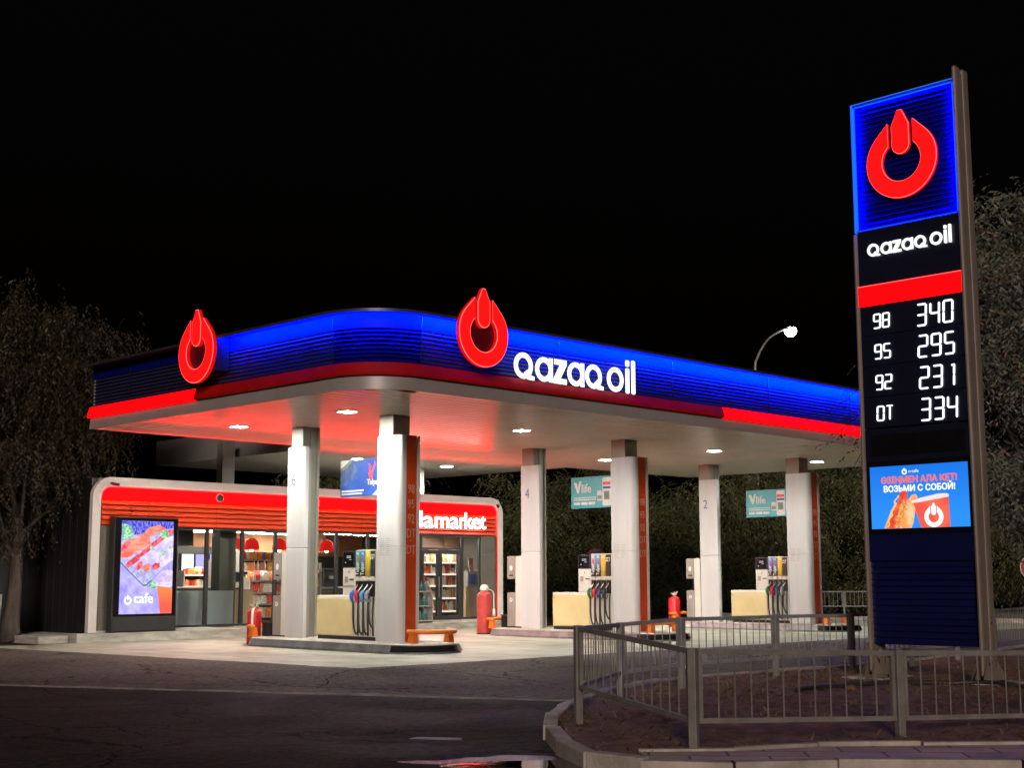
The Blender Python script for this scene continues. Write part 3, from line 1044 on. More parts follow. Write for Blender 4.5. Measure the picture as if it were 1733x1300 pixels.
# recessed lights in the soffit
lp = [(17.95, 22.8), (17.95, 26.8), (23.25, 22.85), (23.25, 26.8), (30.9, 22.9), (30.9, 26.9), (36.05, 22.9), (36.05, 26.9), (25.4, 31.7), (29.1, 31.9)]
where = ['over the near left corner of the forecourt', 'over the far end of the left pump island', 'between the first two near columns', 'behind the front left column', 'between the middle and right near columns', 'between the far middle and right columns', 'near the right end of the canopy behind the price tower', 'over the far right end of the canopy', 'in the link roof over the left part of the shop', 'in the link roof over the shop sign']
for i, (x, y) in enumerate(lp):
    if i == 0:
        t = thing('ceiling_light', 'bright square downlight ' + where[0], 'ceiling light', (x, y, ZS - .03), 'downlights in the canopy soffit')
        mb = MB()
        s_ = .185
        for a in ((x - s_, x + s_, y - s_, y - s_ + .03), (x - s_, x + s_, y + s_ - .03, y + s_), (x - s_, x - s_ + .03, y - s_ + .03, y + s_ - .03), (x + s_ - .03, x + s_, y - s_ + .03, y + s_ - .03)):
            mb.box(*a, ZS - .022, ZS + .01)
        obj('frame', mb, 'light_frame', t)
        obj('lens', MB().box(x - .142, x + .142, y - .142, y + .142, ZS - .016, ZS - .006), 'light_side', t)
        obj('diffuser', MB().box(x - .140, x + .140, y - .140, y + .140, ZS - .019, ZS - .0165), 'light_panel', t)
        L0 = t
    else:
        dup(L0, (x, y, ZS - .03), 'bright square downlight ' + where[i])

# emblem and name on the fascia
t = thing('emblem_sign', 'red glowing flame shaped power emblem on the left face of the canopy', 'emblem sign', (15.4, 24.56, 5.52), 'red emblems on the canopy')
fr = west(15.43, 24.56)
emblem(t, fr, 0, 6.175, .655, .0, .09)
obj('backing', MB().disc(fr, 0, 6.175, .47, -.02, -.002, 32), 'emblem_back', t)
obj('mount', MB().box(15.451, 15.80, 24.3, 24.36, 5.9, 6.2), 'alu', t)
obj('mount', MB().box(15.451, 15.80, 24.76, 24.82, 5.9, 6.2), 'alu', t)
t = thing('emblem_sign', 'red glowing flame shaped power emblem beside the white letters on the canopy front', 'emblem sign', (18.19, 18.95, 5.53), 'red emblems on the canopy')
fr = south(18.98, 18.19)
emblem(t, fr, 0, 6.19, .655, .0, .09)
obj('backing', MB().disc(fr, 0, 6.19, .47, -.02, -.002, 32), 'emblem_back', t)
obj('mount', MB().box(17.93, 17.98, 19.001, 19.34, 5.9, 6.2), 'alu', t)
obj('mount', MB().box(18.4, 18.45, 19.001, 19.34, 5.9, 6.2), 'alu', t)
t = thing('name_sign', 'row of white glowing round letters reading qazaq oil on the canopy front', 'letter sign', (19.3, 19.2, 5.46))
brand_word(t, south(19.24, 19.29), 0, 5.48, .535, .045, .062, 'letter')

# ------------------------------------------------------------------ pump islands
IX = [0.0, 7.65, 15.5]
pos3 = ['left', 'middle', 'right']
ZI = .18
def outline(x0, x1, y0, y1, r, n=10):
    return [(u, v) for u, v in rrect(x0, x1, y0, y1, r, n)]
iname = ['in front of the shop window', 'in the middle of the forecourt', 'behind the price tower']
islands = []
for i, dx in enumerate(IX):
    if i == 0:
        t = thing('pump_island', 'raised grey kerbed pump island with rounded ends ' + iname[0], 'pump island', (19.0, 23.9, 0), 'raised pump islands')
        a = outline(18.05, 19.9, 20.8, 27.0, .9)
        b = outline(18.11, 19.84, 20.86, 26.94, .85)
        mb = MB()
        k = len(a)
        a2 = outline(18.06, 19.89, 20.81, 26.99, .89)
        for z, pp in ((-.02, a2), (.05, a2), (.05, a2), (ZI - .01, b), (ZI, b)):
            mb.v += [(x, y, z) for x, y in pp]
        for q in range(4):
            mb.f += [(q * k + j, q * k + (j + 1) % k, (q + 1) * k + (j + 1) % k, (q + 1) * k + j) for j in range(k)]
        obj('kerb_face', mb, 'island', t, smooth='auto')
        c = outline(18.13, 19.82, 20.88, 26.92, .83)
        mb = MB()
        mb.prism(flat(0), c, .1, ZI + .004)
        for q in range(60):
            y = 20.98 + q * .1
            ins = 0 if 21.8 < y < 26.1 else .35
            mb.box(18.2 + ins, 19.75 - ins, y, y + .04, ZI + .002, ZI + .012)
        obj('tread_plate', mb, 'island_top', t)
        # polished plate wrapped round the near nose
        pl = [p for p in outline(18.02, 19.93, 20.77, 27.03, .93, 12) if p[1] < 21.5]
        pl.sort(key=lambda p: p[0])
        ps = [p for p in outline(18.08, 19.87, 20.83, 26.97, .87, 12) if p[1] < 21.5]
        ps.sort(key=lambda p: p[0])
        mn_ = min(len(pl), len(ps))
        mb = MB()
        mb.v = [(x, y, .045) for x, y in pl[:mn_]] + [(x, y, ZI - .012) for x, y in ps[:mn_]]
        mb.f = [(j, j + 1, mn_ + j + 1, mn_ + j) for j in range(mn_ - 1)]
        obj('nose_plate', mb, 'chrome', t, smooth=True)
        islands.append(t)
    else:
        islands.append(dup(islands[0], (19.0 + dx, 23.9, 0), 'raised grey kerbed pump island with rounded ends ' + iname[i]))

# near columns with the red grade panel
def near_column(dx, label):
    t = thing('canopy_column', label, 'column', (19.2 + dx, 22.6, ZI), 'near canopy columns')
    xa = 18.9 + dx
    obj('shaft', MB().box(xa + .06, xa + .54, 22.5, 22.96, ZI, ZS + .02), 'shaft', t, bevel=.012)
    # white shell: west face, rounded into the south face, plus the east return
    pts = [(xa, 22.93), (xa, 22.30)] + [(xa + .15 - .15 * math.cos(R(a)), 22.30 - .15 * math.sin(R(a))) for a in range(10, 91, 10)]
    inner = [(xa + .04, 22.93), (xa + .04, 22.30)] + [(xa + .15 - .11 * math.cos(R(a)), 22.30 - .11 * math.sin(R(a))) for a in range(10, 91, 10)]
    mb = MB()
    f = flat(0)
    mb.strip(f, pts, inner, ZI, 2.18)
    mb.strip(f, pts, inner, 2.186, 4.53)
    mb.box(xa + .46, xa + .51, 22.13, 22.93, ZI, 4.53)
    mb.box(xa + .04, xa + .45, 22.90, 22.93, ZI, 4.53)
    obj('white_cladding', mb, 'white', t, smooth='auto')
    obj('grade_panel', MB().box(xa + .155, xa + .45, 22.165, 22.20, ZI, 2.18).box(xa + .155, xa + .45, 22.165, 22.20, 2.186, 4.53), 'price_red', t)
    fr = south(22.164, xa + .30)
    for s, z in (('98', 3.30), ('95', 2.98), ('92', 2.67), ('DT', 2.36), ('.', 2.28), ('DT', 2.02)):
        text(s, .27, fr, 0, z, 0, .004, t, 'grade_lettering', 'price_text', 'CENTER', bold=0, sx=.72)
    # small printed notice on the white face
    mb = MB()
    rr = random.Random(5)
    fw_ = west(xa - .001, 22.86)
    for col in (0, .22):
        for r_ in range(9):
            mb.prism(fw_, rect(.03 + col, .03 + col + rr.uniform(.09, .17), 2.05 - r_ * .042 + .28, 2.05 - r_ * .042 + .290), 0, .002)
    obj('notice', mb, 'price_text' if False else 'alu_light', t)
    return t
ncol = [near_column(0, 'white and red canopy column at the near end of the left pump island')]
for i in (1, 2):
    ncol.append(dup(ncol[0], (19.2 + IX[i], 22.6, ZI), 'white and red canopy column at the near end of the ' + pos3[i] + ' pump island'))

# far columns with the pump number
def far_column(dx, num, label):
    t = thing('canopy_column', label, 'column', (19.25 + dx, 26.0, ZI), 'far canopy columns')
    xa = 18.8 + dx
    obj('shaft', MB().box(xa + .21, xa + .70, 25.76, 26.2, ZI, ZS + .02), 'shaft', t, bevel=.012)
    mb = MB()
    mb.box(xa + .40, xa + .52, 25.735, 25.755, ZI, ZS - .01).box(xa + .60, xa + .66, 25.735, 25.755, ZI, ZS - .01)
    obj('shaft_rib', mb, 'shaft', t, bevel=.006)
    mb = MB()
    fr = west(xa + .10, 26.04)
    mb.prism(fr, rrect(0, .68, 2.186, 4.50, .035, 3), 0, .10)
    mb.prism(fr, rect(0, .68, ZI, 2.18), 0, .10)
    obj('white_panel', mb, 'white', t, bevel=.012)
    obj('panel_return', MB().box(xa + .103, xa + .205, 25.42, 25.98, ZI, 4.44), 'binbox', t)
    text(num, .38, fr, .24, 3.62, .101, .003, t, 'pump_number', 'num', 'CENTER', bold=0, sx=.9)
    return t
fcol = [far_column(IX[i], n, 'white panelled grey column bearing the pump number ' + n) for i, n in enumerate('642')]

# ------------------------------------------------------------------ fuel pumps
HOSE_COL = [['blue', 'red', 'cyan', 'grey'], ['green', 'red', 'navy', 'dark'], ['green', 'red', 'navy', 'grey']]
GR = [[(.05, .30, .26), (.02, .25, .50), (.75, .62, .02), (.03, .035, .045)], [(.30, .36, .42), (.08, .26, .55), (.78, .42, .03), (.03, .03, .03)], [(.08, .17, .42), (.06, .18, .45), (.80, .45, .03), (.03, .03, .03)]]
def grade_mat(i, j):
    c = GR[i][j]
    m = mat('grade_panel_%d_%d' % (i, j), c, .35)
    if j == 3:
        return m
    nt = m.node_tree
    tc = nt.nodes.new('ShaderNodeTexCoord')
    sp = nt.nodes.new('ShaderNodeSeparateXYZ')
    nt.links.new(tc.outputs['Generated'], sp.inputs[0])
    rp = nt.nodes.new('ShaderNodeValToRGB')
    low = (.012, .014, .018) if j < 2 else (.35, .27, .02)
    rp.color_ramp.elements[0].position = .18
    rp.color_ramp.elements[1].position = .75
    rp.color_ramp.elements[0].color = (*low, 1)
    rp.color_ramp.elements[1].color = (*c, 1)
    nt.links.new(sp.outputs['Z'], rp.inputs[0])
    nt.links.new(rp.outputs[0], nt.nodes['Principled BSDF'].inputs['Base Color'])
    return m
M['print_red'] = mat('print_red', (.65, .06, .05), .4)
M['print_gold'] = mat('print_gold', (.62, .40, .10), .4)
M['print_white'] = mat('print_white', (.75, .75, .72), .4)
M['tulpar_white'] = mat('board_white', (.62, .62, .60), .45)
def fuel_pump(i, dx, label):
    xf = 18.9 + dx
    t = thing('fuel_pump', label, 'fuel pump', (xf + .3, 24.0, ZI), 'fuel pumps')
    fr = west(xf, 25.0)
    obj('base', MB().box(xf + .04, xf + .56, 22.95, 24.98, ZI, .27), 'black', t)
    obj('cabinet', MB().box(xf + .015, xf + .585, 23.66, 25.0, .27, 1.14), 'pumpwhite', t, bevel=.018)
    obj('front_panel', MB().box(xf - .012, xf + .012, 23.70, 24.97, .29, 1.08), 'beige', t, bevel=.008)
    obj('lock', MB().disc(west(xf - .0125, 24.92), 0, 1.0, .012, 0, .006, 12), 'black', t)
    obj('mid_housing', MB().box(xf + .02, xf + .58, 23.655, 24.09, 1.143, 1.74), 'pumpwhite', t, bevel=.012)
    obj('housing_panel', MB().box(xf + .004, xf + .017, 23.68, 24.07, 1.36, 1.725), 'pumpwhite', t, bevel=.004)
    text('АИ-95', .07, west(xf + .004, 24.05), .02, 1.26, .001, .002, t, 'lettering', 'print_gold') if False else None
    obj('keypad', MB().prism(west(xf + .003, 24.03), rect(.03, .13, 1.42, 1.55), 0, .006), 'binbox', t)
    obj('card_slot', MB().prism(west(xf + .003, 24.03), rect(.20, .34, 1.47, 1.50), 0, .005), 'black', t)
    obj('keyhole', MB().box(xf - .001, xf + .003, 23.85, 23.87, 1.62, 1.67), 'black', t)
    dsp = obj('display', MB().box(xf + .0, xf + .57, 23.66, 24.085, 1.745, 2.10), 'black', t, bevel=.012)
    obj('display_glass', MB().box(xf - .008, xf - .002, 23.70, 24.05, 1.78, 2.07), 'screenblack', dsp)
    fd = west(xf - .0085, 24.05)
    mb = MB()
    for z, u0 in ((1.975, .12), (1.945, .12)):
        for q in range(5):
            mb.prism(fd, rect(u0 + q * .030, u0 + q * .030 + .02, z, z + .022), 0, .002)
    mb.prism(fd, rect(.20, .28, 1.905, 1.918), 0, .002).prism(fd, rect(.06, .10, 1.84, 1.86), 0, .002)
    obj('readout', mb, 'lcd', dsp)
    obj('tower', MB().box(xf + .03, xf + .57, 22.94, 23.65, .27, 2.12), 'pumpwhite', t, bevel=.012)
    obj('side_cover', MB().box(xf - .02, xf + .58, 22.915, 22.937, .27, 2.12), 'pumpwhite', t)
    # four grade panels, holsters, nozzles and hoses
    for j in range(4):
        ya = 23.64 - j * .168
        f2 = west(xf + .03, ya)
        gp = obj('grade_panel', MB().prism(f2, rect(.006, .158, 1.555, 2.095), .002, .03), grade_mat(i, j), t)
        if j < 3:
            text('Tulpar', .15, f2, .115, 1.575, .031, .002, gp, 'lettering', 'print_white' if j != 2 else 'print_gold', bold=.001, rot=R(90), sx=.72)
            mk = MB().prism(f2, [(.05, 1.92), (.08, 1.85), (.12, 1.93), (.125, 1.99), (.09, 1.95), (.06, 1.98)], .031, .033)
            obj('emblem', mk, 'print_red' if j < 2 else 'print_gold', gp)
            text(['95', '92', '98'][j] if i else ['98', '95', '92'][j], .085, f2, .08, 2.01, .031, .002, gp, 'grade_number', 'print_white', 'CENTER')
        else:
            text('ДТ', .12, f2, .08, 1.93, .031, .002, gp, 'grade_number', 'print_white', 'CENTER', bold=.002, sx=.9)
        obj('badge', MB().prism(f2, [(.01, 1.47), (.155, 1.47)] + [(.082 + .07 * math.cos(R(a)), 1.50 + .045 * math.sin(R(a))) for a in range(0, 181, 20)], .002, .035), 'pumpwhite', t)
        hol = obj('holster', MB().prism(f2, rect(.008, .155, 1.12, 1.45), .002, .02).prism(f2, rect(.045, .115, 1.36, 1.43), .02, .05), 'black', t)
        nc = 'noz_' + HOSE_COL[i][j]
        # nozzle: spout up into the holster, coloured guard, black grip
        sp = [f2(.10, 1.40, .03), f2(.095, 1.34, .06), f2(.07, 1.28, .10), f2(.05, 1.23, .13)]
        nz = obj('nozzle', MB().tube([f2(.055, 1.25, .115), f2(.03, 1.18, .15), f2(.035, 1.10, .16), f2(.06, 1.0, .13)], [.034, .046, .042, .030], 10), nc, t, smooth=True)
        obj('spout', MB().tube(sp, .013, 8), 'steel', nz, smooth=True)
        obj('trigger_guard', MB().tube([f2(.06, 1.19, .15), f2(.12, 1.14, .14), f2(.13, 1.03, .12), f2(.08, .99, .12)], .010, 6), 'black', nz, smooth=True)
        hp = smooth_path([f2(.06, 1.0, .13), f2(.05, .85, .12), f2(.045, .62, .11), f2(.075, .42, .10), f2(.13, .33, .09), f2(.16, .38, .07)], 5) if j != 3 else smooth_path([f2(.06, 1.0, .13), f2(.055, .85, .12), f2(.06, .68, .11), f2(.10, .55, .10), f2(.15, .47, .07)], 5)
        obj('hose', MB().tube(hp, .019, 8), 'rubber', t, smooth=True)
        obj('hose', MB().tube(smooth_path([f2(.150, 1.12, .05), f2(.155, .95, .07), f2(.150, .6, .07), f2(.155, .30, .06)], 4), .019, 8), 'rubber', t, smooth=True)
    return t
plab = ['fuel pump with one blue nozzle and a yellow grade strip in front of the shop', 'fuel pump with a green nozzle between the columns of the middle island', 'fuel pump with a green nozzle between the columns of the right island']
pumps = [fuel_pump(i, IX[i], plab[i]) for i in range(3)]

# service posts (tissue box above, waste bin below)
def service_post(dx, label):
    xa = 18.93 + dx
    t = thing('service_post', label, 'waste bin post', (xa + .2, 26.4, ZI), 'service posts with waste bins')
    obj('base', MB().box(xa, xa + .45, 26.12, 26.72, ZI, .22), 'black', t)
    obj('post', MB().box(xa + .01, xa + .42, 26.16, 26.40, .22, 2.10), 'pumpwhite', t, bevel=.015)
    up_ = obj('dispenser_box', MB().box(xa, xa + .40, 26.403, 26.70, 1.48, 2.10), 'binbox', t, bevel=.015)
    lo = obj('waste_bin', MB().box(xa, xa + .40, 26.403, 26.70, .22, 1.12), 'binbox', t, bevel=.015)
    obj('back_plate', MB().box(xa + .30, xa + .40, 26.403, 26.68, 1.123, 1.477), 'black', t)
    f2 = west(xa, 26.70)
    mb = MB().disc(f2, .15, 1.78, .055, 0, .003, 18, 1.35)
    obj('icon', mb, 'print_white', up_)
    obj('slot', MB().prism(f2, rect(.08, .23, 1.56, 1.60), 0, .003), 'black', up_)
    # recycling triangle of three arrows
    mb = MB()
    for a in (90, 210, 330):
        c = (.15 + .035 * math.cos(R(a)), .93 + .035 * math.sin(R(a)))
        tx, ty = -math.sin(R(a)), math.cos(R(a))
        nx, ny = math.cos(R(a)), math.sin(R(a))
        mb.prism(f2, [(c[0] + tx * p + nx * q, c[1] + ty * p + ny * q) for p, q in ((-.035, -.012), (.02, -.012), (.02, -.024), (.05, .0), (.02, .024), (.02, .012), (-.035, .012))], 0, .003)
    obj('icon', mb, 'print_white', lo)
    return t
for i in range(3):
    if i == 0: sp0 = service_post(0, 'grey tissue dispenser and waste bin post at the far end of the left island')
    else: dup(sp0, (19.13 + IX[i], 26.4, ZI), 'grey tissue dispenser and waste bin post at the far end of the ' + pos3[i] + ' island')

# orange hoop guards at both ends of every island
def hoop(cx, cy, sgn, label):
    t = thing('bumper_rail', label, 'guard rail', (cx, cy, ZI), 'orange guard rails on the pump islands')
    pts = []
    for q in range(17):
        a = R(180 * q / 16)
        pts.append((cx - .56 * math.cos(a), cy + sgn * .52 * math.sin(a), .42))
    mb = MB()
    mb.tube([Vector(p) for p in pts], .058, 12)
    mb.v = [(x, y, .42 + (z - .42) * .85) for x, y, z in mb.v]
    obj('rail', mb, 'orange', t, smooth=True)
    for s in (-1, 1):
        x = cx + s * .50
        y = cy + sgn * .08
        k = MB()
        w0, w1 = .085, .06
        k.v = [(x - w0, y - w0, ZI), (x + w0, y - w0, ZI), (x + w0, y + w0, ZI), (x - w0, y + w0, ZI), (x - w1, y - w1, .40), (x + w1, y - w1, .40), (x + w1, y + w1, .40), (x - w1, y + w1, .40)]
        k.f = [(0, 3, 2, 1), (4, 5, 6, 7), (0, 1, 5, 4), (1, 2, 6, 5), (2, 3, 7, 6), (3, 0, 4, 7)]
        obj('leg', k, 'orange', t, bevel=.012)
    return t
h0 = hoop(19.32, 21.72, -1, 'orange hoop guard rail before the red column of the left island')
dup(h0, (19.32 + IX[1], 21.72, ZI), 'orange hoop guard rail before the red column of the middle island')
dup(h0, (19.32 + IX[2], 21.72, ZI), 'orange hoop guard rail before the red column of the right island')
h1 = hoop(18.98, 26.72, 1, 'orange hoop guard rail by the red extinguisher at the far end of the left island')
dup(h1, (18.98 + IX[1], 26.72, ZI), 'orange hoop guard rail by the dull red extinguisher on the middle island')
dup(h1, (18.98 + IX[2], 26.72, ZI), 'orange hoop guard rail by the bright red extinguisher on the right island')

# extinguishers
def extinguisher(x, y, z, r, h, m, label, strap, rag):
    t = thing('fire_extinguisher', label, 'fire extinguisher', (x, y, z), 'large red fire extinguishers')
    pr = [(r * .9, z), (r, z + .02), (r, z + h * .84)] + [(r * math.cos(R(a)), z + h * .84 + h * .12 * math.sin(R(a))) for a in (20, 40, 60, 75)] + [(r * .22, z + h * .97)]
    obj('cylinder', MB().lathe(x, y, pr, 24), m, t, smooth='auto')
    obj('foot_ring', MB().lathe(x, y, [(r * 1.03, z - .0), (r * 1.03, z + .04)], 24), 'black', t)
    if rag:
        mb = MB()
        rr = random.Random(3)
        mb.lathe(x, y, [(r * .5, z + h * .95), (r * .62, z + h * 1.0), (r * .5, z + h * 1.06), (r * .2, z + h * 1.09)], 12)
        mb.v = [(a + rr.uniform(-.02, .02), b + rr.uniform(-.02, .02), c + rr.uniform(-.015, .015)) for a, b, c in mb.v]
        obj('cloth_cover', mb, 'cloth', t, smooth=True)
    else:
        mb = MB()
        for q in range(5):
            a = q * 1.3
            mb.tube([(x + .02 * math.cos(a), y + .02 * math.sin(a), z + h * .96), (x + .07 * math.cos(a), y + .07 * math.sin(a), z + h * 1.03 + .01 * q), (x + .11 * math.cos(a), y + .11 * math.sin(a), z + h * (1.0 + .025 * q))], .02, 7)
        obj('valve', mb, 'cloth', t, smooth=True)
    if strap == 'front':
        obj('hose', MB().tube(smooth_path([(x - .02, y - .02, z + h * .97), (x - r * .72, y - r * .60, z + h * .88), (x - r * .80, y - r * .66, z + h * .5), (x - r * .70, y - r * .8, z + h * .28)], 5), .028, 8), 'cloth', t, smooth=True)
    elif strap == 'side':
        obj('hose', MB().tube(smooth_path([(x + r * .3, y - r * .3, z + h), (x + r * .85, y - r * .85, z + h * .93), (x + r * .9, y - r * .95, z + h * .68), (x + r * .92, y - r * .92, z + h * .5)], 5), .016, 8), 'cloth', t, smooth=True)
        obj('horn', MB().tube([(x + r * .92, y - r * .92, z + h * .56), (x + r * .92, y - r * .92, z + h * .40)], [.03, .05], 10), 'cloth', t, smooth=True)
    return t
extinguisher(18.72, 27.12, .0, .165, .86, 'ext_red', 'dark red fire extinguisher with a white strap hose at the left island', 'front', False)
extinguisher(26.30, 27.30, .0, .20, 1.22, 'ext_red_d', 'tall dull red fire extinguisher with a cloth wrapped top beside the shop', 'side', True)
extinguisher(34.35, 27.12, .0, .185, .98, 'ext_red_b', 'bright red fire extinguisher with pale valve fittings behind the fence', '', False)
for i, w in ((0, 'left'), (1, 'middle')):
    t = thing('bucket', 'black square bucket on the far end of the ' + w + ' island', 'bucket', (18.75 + IX[i] + .25, 26.9, ZI))
    x, y = 18.98 + IX[i] + (.12 if i else 0), 26.84
    obj('body', MB().box(x - .17, x + .17, y - .1, y + .1, ZI + .012, .50), 'black', t, bevel=.02)
    obj('rim', MB().box(x - .185, x + .185, y - .115, y + .115, .502, .53), 'rubber', t, bevel=.01)

# hanging advertising boards on the near columns
M['tulpar_blue'] = mat('board_blue', (.012, .045, .26), .4, col2=(.03, .10, .42), vscale=1.6)
M['tulpar_shade'] = mat('board_shade', (.035, .07, .20), .4, col2=(.10, .16, .33), vscale=5)
M['tulpar_gold'] = mat('board_olive', (.22, .20, .12), .5)
M['tulpar_white'] = M.get('tulpar_white') or mat('board_white', (.62, .62, .60), .45)
M['tulpar_red'] = mat('board_red', (.70, .07, .05), .4)
M['teal'] = mat('board_teal', (.03, .30, .36), .4, col2=(.05, .36, .42), vscale=1.5)
M['teal_d'] = mat('board_grey', (.18, .2, .21), .5)
def board(x, label, kind):
    t = thing('hanging_board', label, 'advertising board', (x, 23.85, 3.3), 'advertising boards on the columns')
    fr = west(x, 24.71)
    W, H0, H1 = 1.76, 3.32, 4.14
    obj('panel', MB().prism(fr, rect(0, W, H0, H1), -.04, 0), 'tulpar_blue' if kind == 't' else 'teal', t, bevel=.004)
    obj('bracket', MB().box(x + .01, x + .03, 22.93, 22.97, H0 + .1, H0 + .2).box(x + .01, x + .03, 22.93, 22.97, H1 - .2, H1 - .1), 'steel', t)
    if kind == 't':
        obj('picture', MB().prism(fr, [(0, H1 - .002), (0, H1 - .22), (.12, H1 - .12), (.3, H1 - .05), (.36, H1 - .002)][::-1], 0, .003), 'tulpar_white', t)
        obj('picture', MB().prism(fr, [(0, H1 - .18), (0, H1 - .27), (.2, H1 - .17), (.42, H1 - .02), (.30, H1 - .02), (.14, H1 - .12)], .0005, .0035), 'tulpar_gold', t)
        obj('picture', MB().prism(fr, [(.06, 3.62), (.02, 3.5), (.0, 3.48), (.0, 3.85), (.22, 3.98), (.36, 4.1), (.5, 4.05), (.58, 3.9), (.52, 3.8), (.6, 3.7), (.5, 3.74), (.40, 3.66), (.34, 3.78), (.2, 3.55)][::-1], .001, .003), 'tulpar_shade', t)
        obj('picture', MB().prism(fr, [(1.12, H0 + .002), (W, H0 + .002), (W, H0 + .42)], 0, .003), 'tulpar_white', t)
        for k, pts in enumerate(([(.98, 4.03), (1.04, 4.01), (1.05, 3.93), (1.09, 3.98), (1.07, 3.86), (1.00, 3.92), (1.01, 3.98)], [(1.00, 3.90), (1.09, 3.83), (1.19, 4.02), (1.20, 4.09), (1.23, 4.0), (1.20, 3.93), (1.11, 3.76), (1.01, 3.84)], [(.97, 3.84), (1.03, 3.79), (1.02, 3.82), (1.12, 3.72), (1.16, 3.80), (1.13, 3.70), (1.05, 3.64)])):
            obj('emblem', MB().prism(fr, pts, .001 + .001 * k, .004 + .001 * k), 'tulpar_red', t)
        text('Tulpar', .17, fr, .94, 3.56, .001, .003, t, 'lettering', 'tulpar_white', bold=.002, sx=.95)
        # two lines of small white print too fine to read
        mb = MB()
        rr = random.Random(8)
        for z, e in ((3.425, .80), (3.36, .74)):
            u = .04
            while u < e:
                w = rr.uniform(.02, .045)
                mb.prism(fr, rect(u, u + w, z, z + .038), 0, .003)
                u += w + .009
        obj('small_print', mb, 'tulpar_white', t)
    else:
        v = MB().prism(fr, [(.10, 4.00), (.20, 4.00), (.245, 3.86), (.30, 4.03), (.37, 4.03), (.27, 3.72), (.22, 3.72)][::-1], 0, .003)
        obj('lettering', v, 'tulpar_white', t)
        text('life', .32, fr, .36, 3.73, 0, .003, t, 'lettering', 'tulpar_white', bold=.006, sx=.95)
        mb = MB()
        rr = random.Random(9)
        for z, e in ((3.58, .84), (3.525, .84)):
            u = .10
            while u < e:
                w = rr.uniform(.03, .07)
                mb.prism(fr, rect(u, u + w, z, z + .028), 0, .003)
                u += w + .012
        for u in (.10, .36, .62):
            mb.prism(fr, rrect(u, u + .22, 3.41, 3.48, .012, 2), 0, .003)
        obj('small_print', mb, 'tulpar_white', t)
        ph = obj('phone_picture', MB().prism(fr, rrect(1.10, 1.40, 3.36, 4.10, .05, 4), 0, .004), 'tulpar_white', t)
        obj('picture', MB().prism(fr, rect(1.12, 1.38, 3.90, 3.98), .004, .006), 'tulpar_red', ph)
        obj('picture', MB().prism(fr, rect(1.12, 1.38, 3.80, 3.86), .004, .006), 'tulpar_blue', ph)
        obj('picture', MB().prism(fr, rrect(.92, 1.08, 3.50, 3.76, .02, 2), 0, .004).prism(fr, rrect(1.43, 1.62, 3.50, 3.76, .02, 2), 0, .004), 'tulpar_white', t)
        obj('picture', MB().prism(fr, rect(1.15, 1.34, 3.52, 3.74), .004, .007).prism(fr, rect(.93, 1.07, 3.54, 3.64), .004, .006).prism(fr, rect(1.45, 1.60, 3.55, 3.70), .004, .006), 'teal_d', t)
        obj('picture', MB().prism(fr, rect(1.20, 1.30, 3.56, 3.68), .007, .009), PROD['green'], t)
    return t
board(19.3, 'blue advertising board with a red horse mark hung beside the front column', 't')
bv = board(27.0, 'teal advertising board with a phone picture hung on the middle column', 'v')
dup(bv, (34.9, 23.85, 3.3), 'teal advertising board with a phone picture hung on the right column')

# ------------------------------------------------------------------ price tower
t = thing('price_tower', 'tall blue and black price tower with a red power emblem and lit white prices', 'price sign', (16.95, 9.07, .2))
YL, YR = 9.86, 8.29          # left and right edges of the face
XF, XB = 16.70, 17.02
f0 = west(XF, YL)
fb = east(XB, YR)
W = YL - YR
obj('body', MB().box(XF + .065, XB - .065, YR + .03, YL - .03, .62, 8.10), 'navy_dark', t)
# side frames: two fins each with a gap between
mb = MB()
for y0, y1 in ((YR - .035, YR + .028), (YL - .028, YL + .035)):
    for x0, x1 in ((XF - .03, XF + .13), (XB - .13, XB + .03)):
        mb.box(x0, x1, y0, y1, .25, 8.30 if y0 < 9 else 6.262 if x0 < 16.8 else 8.14)
obj('side_frame', mb, 'totem_frame', t, bevel=.03)
obj('side_web', MB().box(XF + .131, XB - .131, YR - .018, YR + .028, .55, 8.22).box(XF + .131, XB - .131, YL - .028, YL + .018, .55, 8.16), 'totem_frame', t)
for y in (YR - .0, YL - .0):
    cy = y
    mb = MB()
    for cx in (XF + .08, XB - .08):
        mb.box(cx - .17, cx + .17, cy - .19, cy + .19, .19, .215)
        for a in range(4):
            dx, dy = ((1, 0), (-1, 0), (0, 1), (0, -1))[a]
            for o in (-.055, .055):
                k = len(mb.v)
                px, py = -dy, dx
                c = [(cx + dx * .05 + px * o, cy + dy * .05 + py * o), (cx + dx * .165 + px * o, cy + dy * .165 + py * o)]
                th = .006
                for s in (-th, th):
                    mb.v += [(c[0][0] + px * s, c[0][1] + py * s, .215), (c[1][0] + px * s, c[1][1] + py * s, .215), (c[1][0] + px * s, c[1][1] + py * s, .25), (c[0][0] + px * s, c[0][1] + py * s, .45)]
                mb.f += [(k, k + 1, k + 2, k + 3), (k + 7, k + 6, k + 5, k + 4)] + [(k + q, k + 4 + q, k + 4 + (q + 1) % 4, k + (q + 1) % 4) for q in range(4)]
    obj('base_plate', mb, 'totem_frame', t)
obj('footing', MB().box(XF - .25, XB + .25, YR - .32, YR + .30, -.02, .188), 'kerb', t, bevel=.01)
obj('footing', MB().box(XF - .25, XB + .25, YL - .30, YL + .32, -.02, .188), 'kerb', t, bevel=.01)
obj('access_hole', MB().disc(south(YR - .036, XB - .09), 0, .92, .016, 0, .004, 12).disc(south(YR - .036, XB - .09), 0, .99, .008, 0, .004, 10), 'black', t)
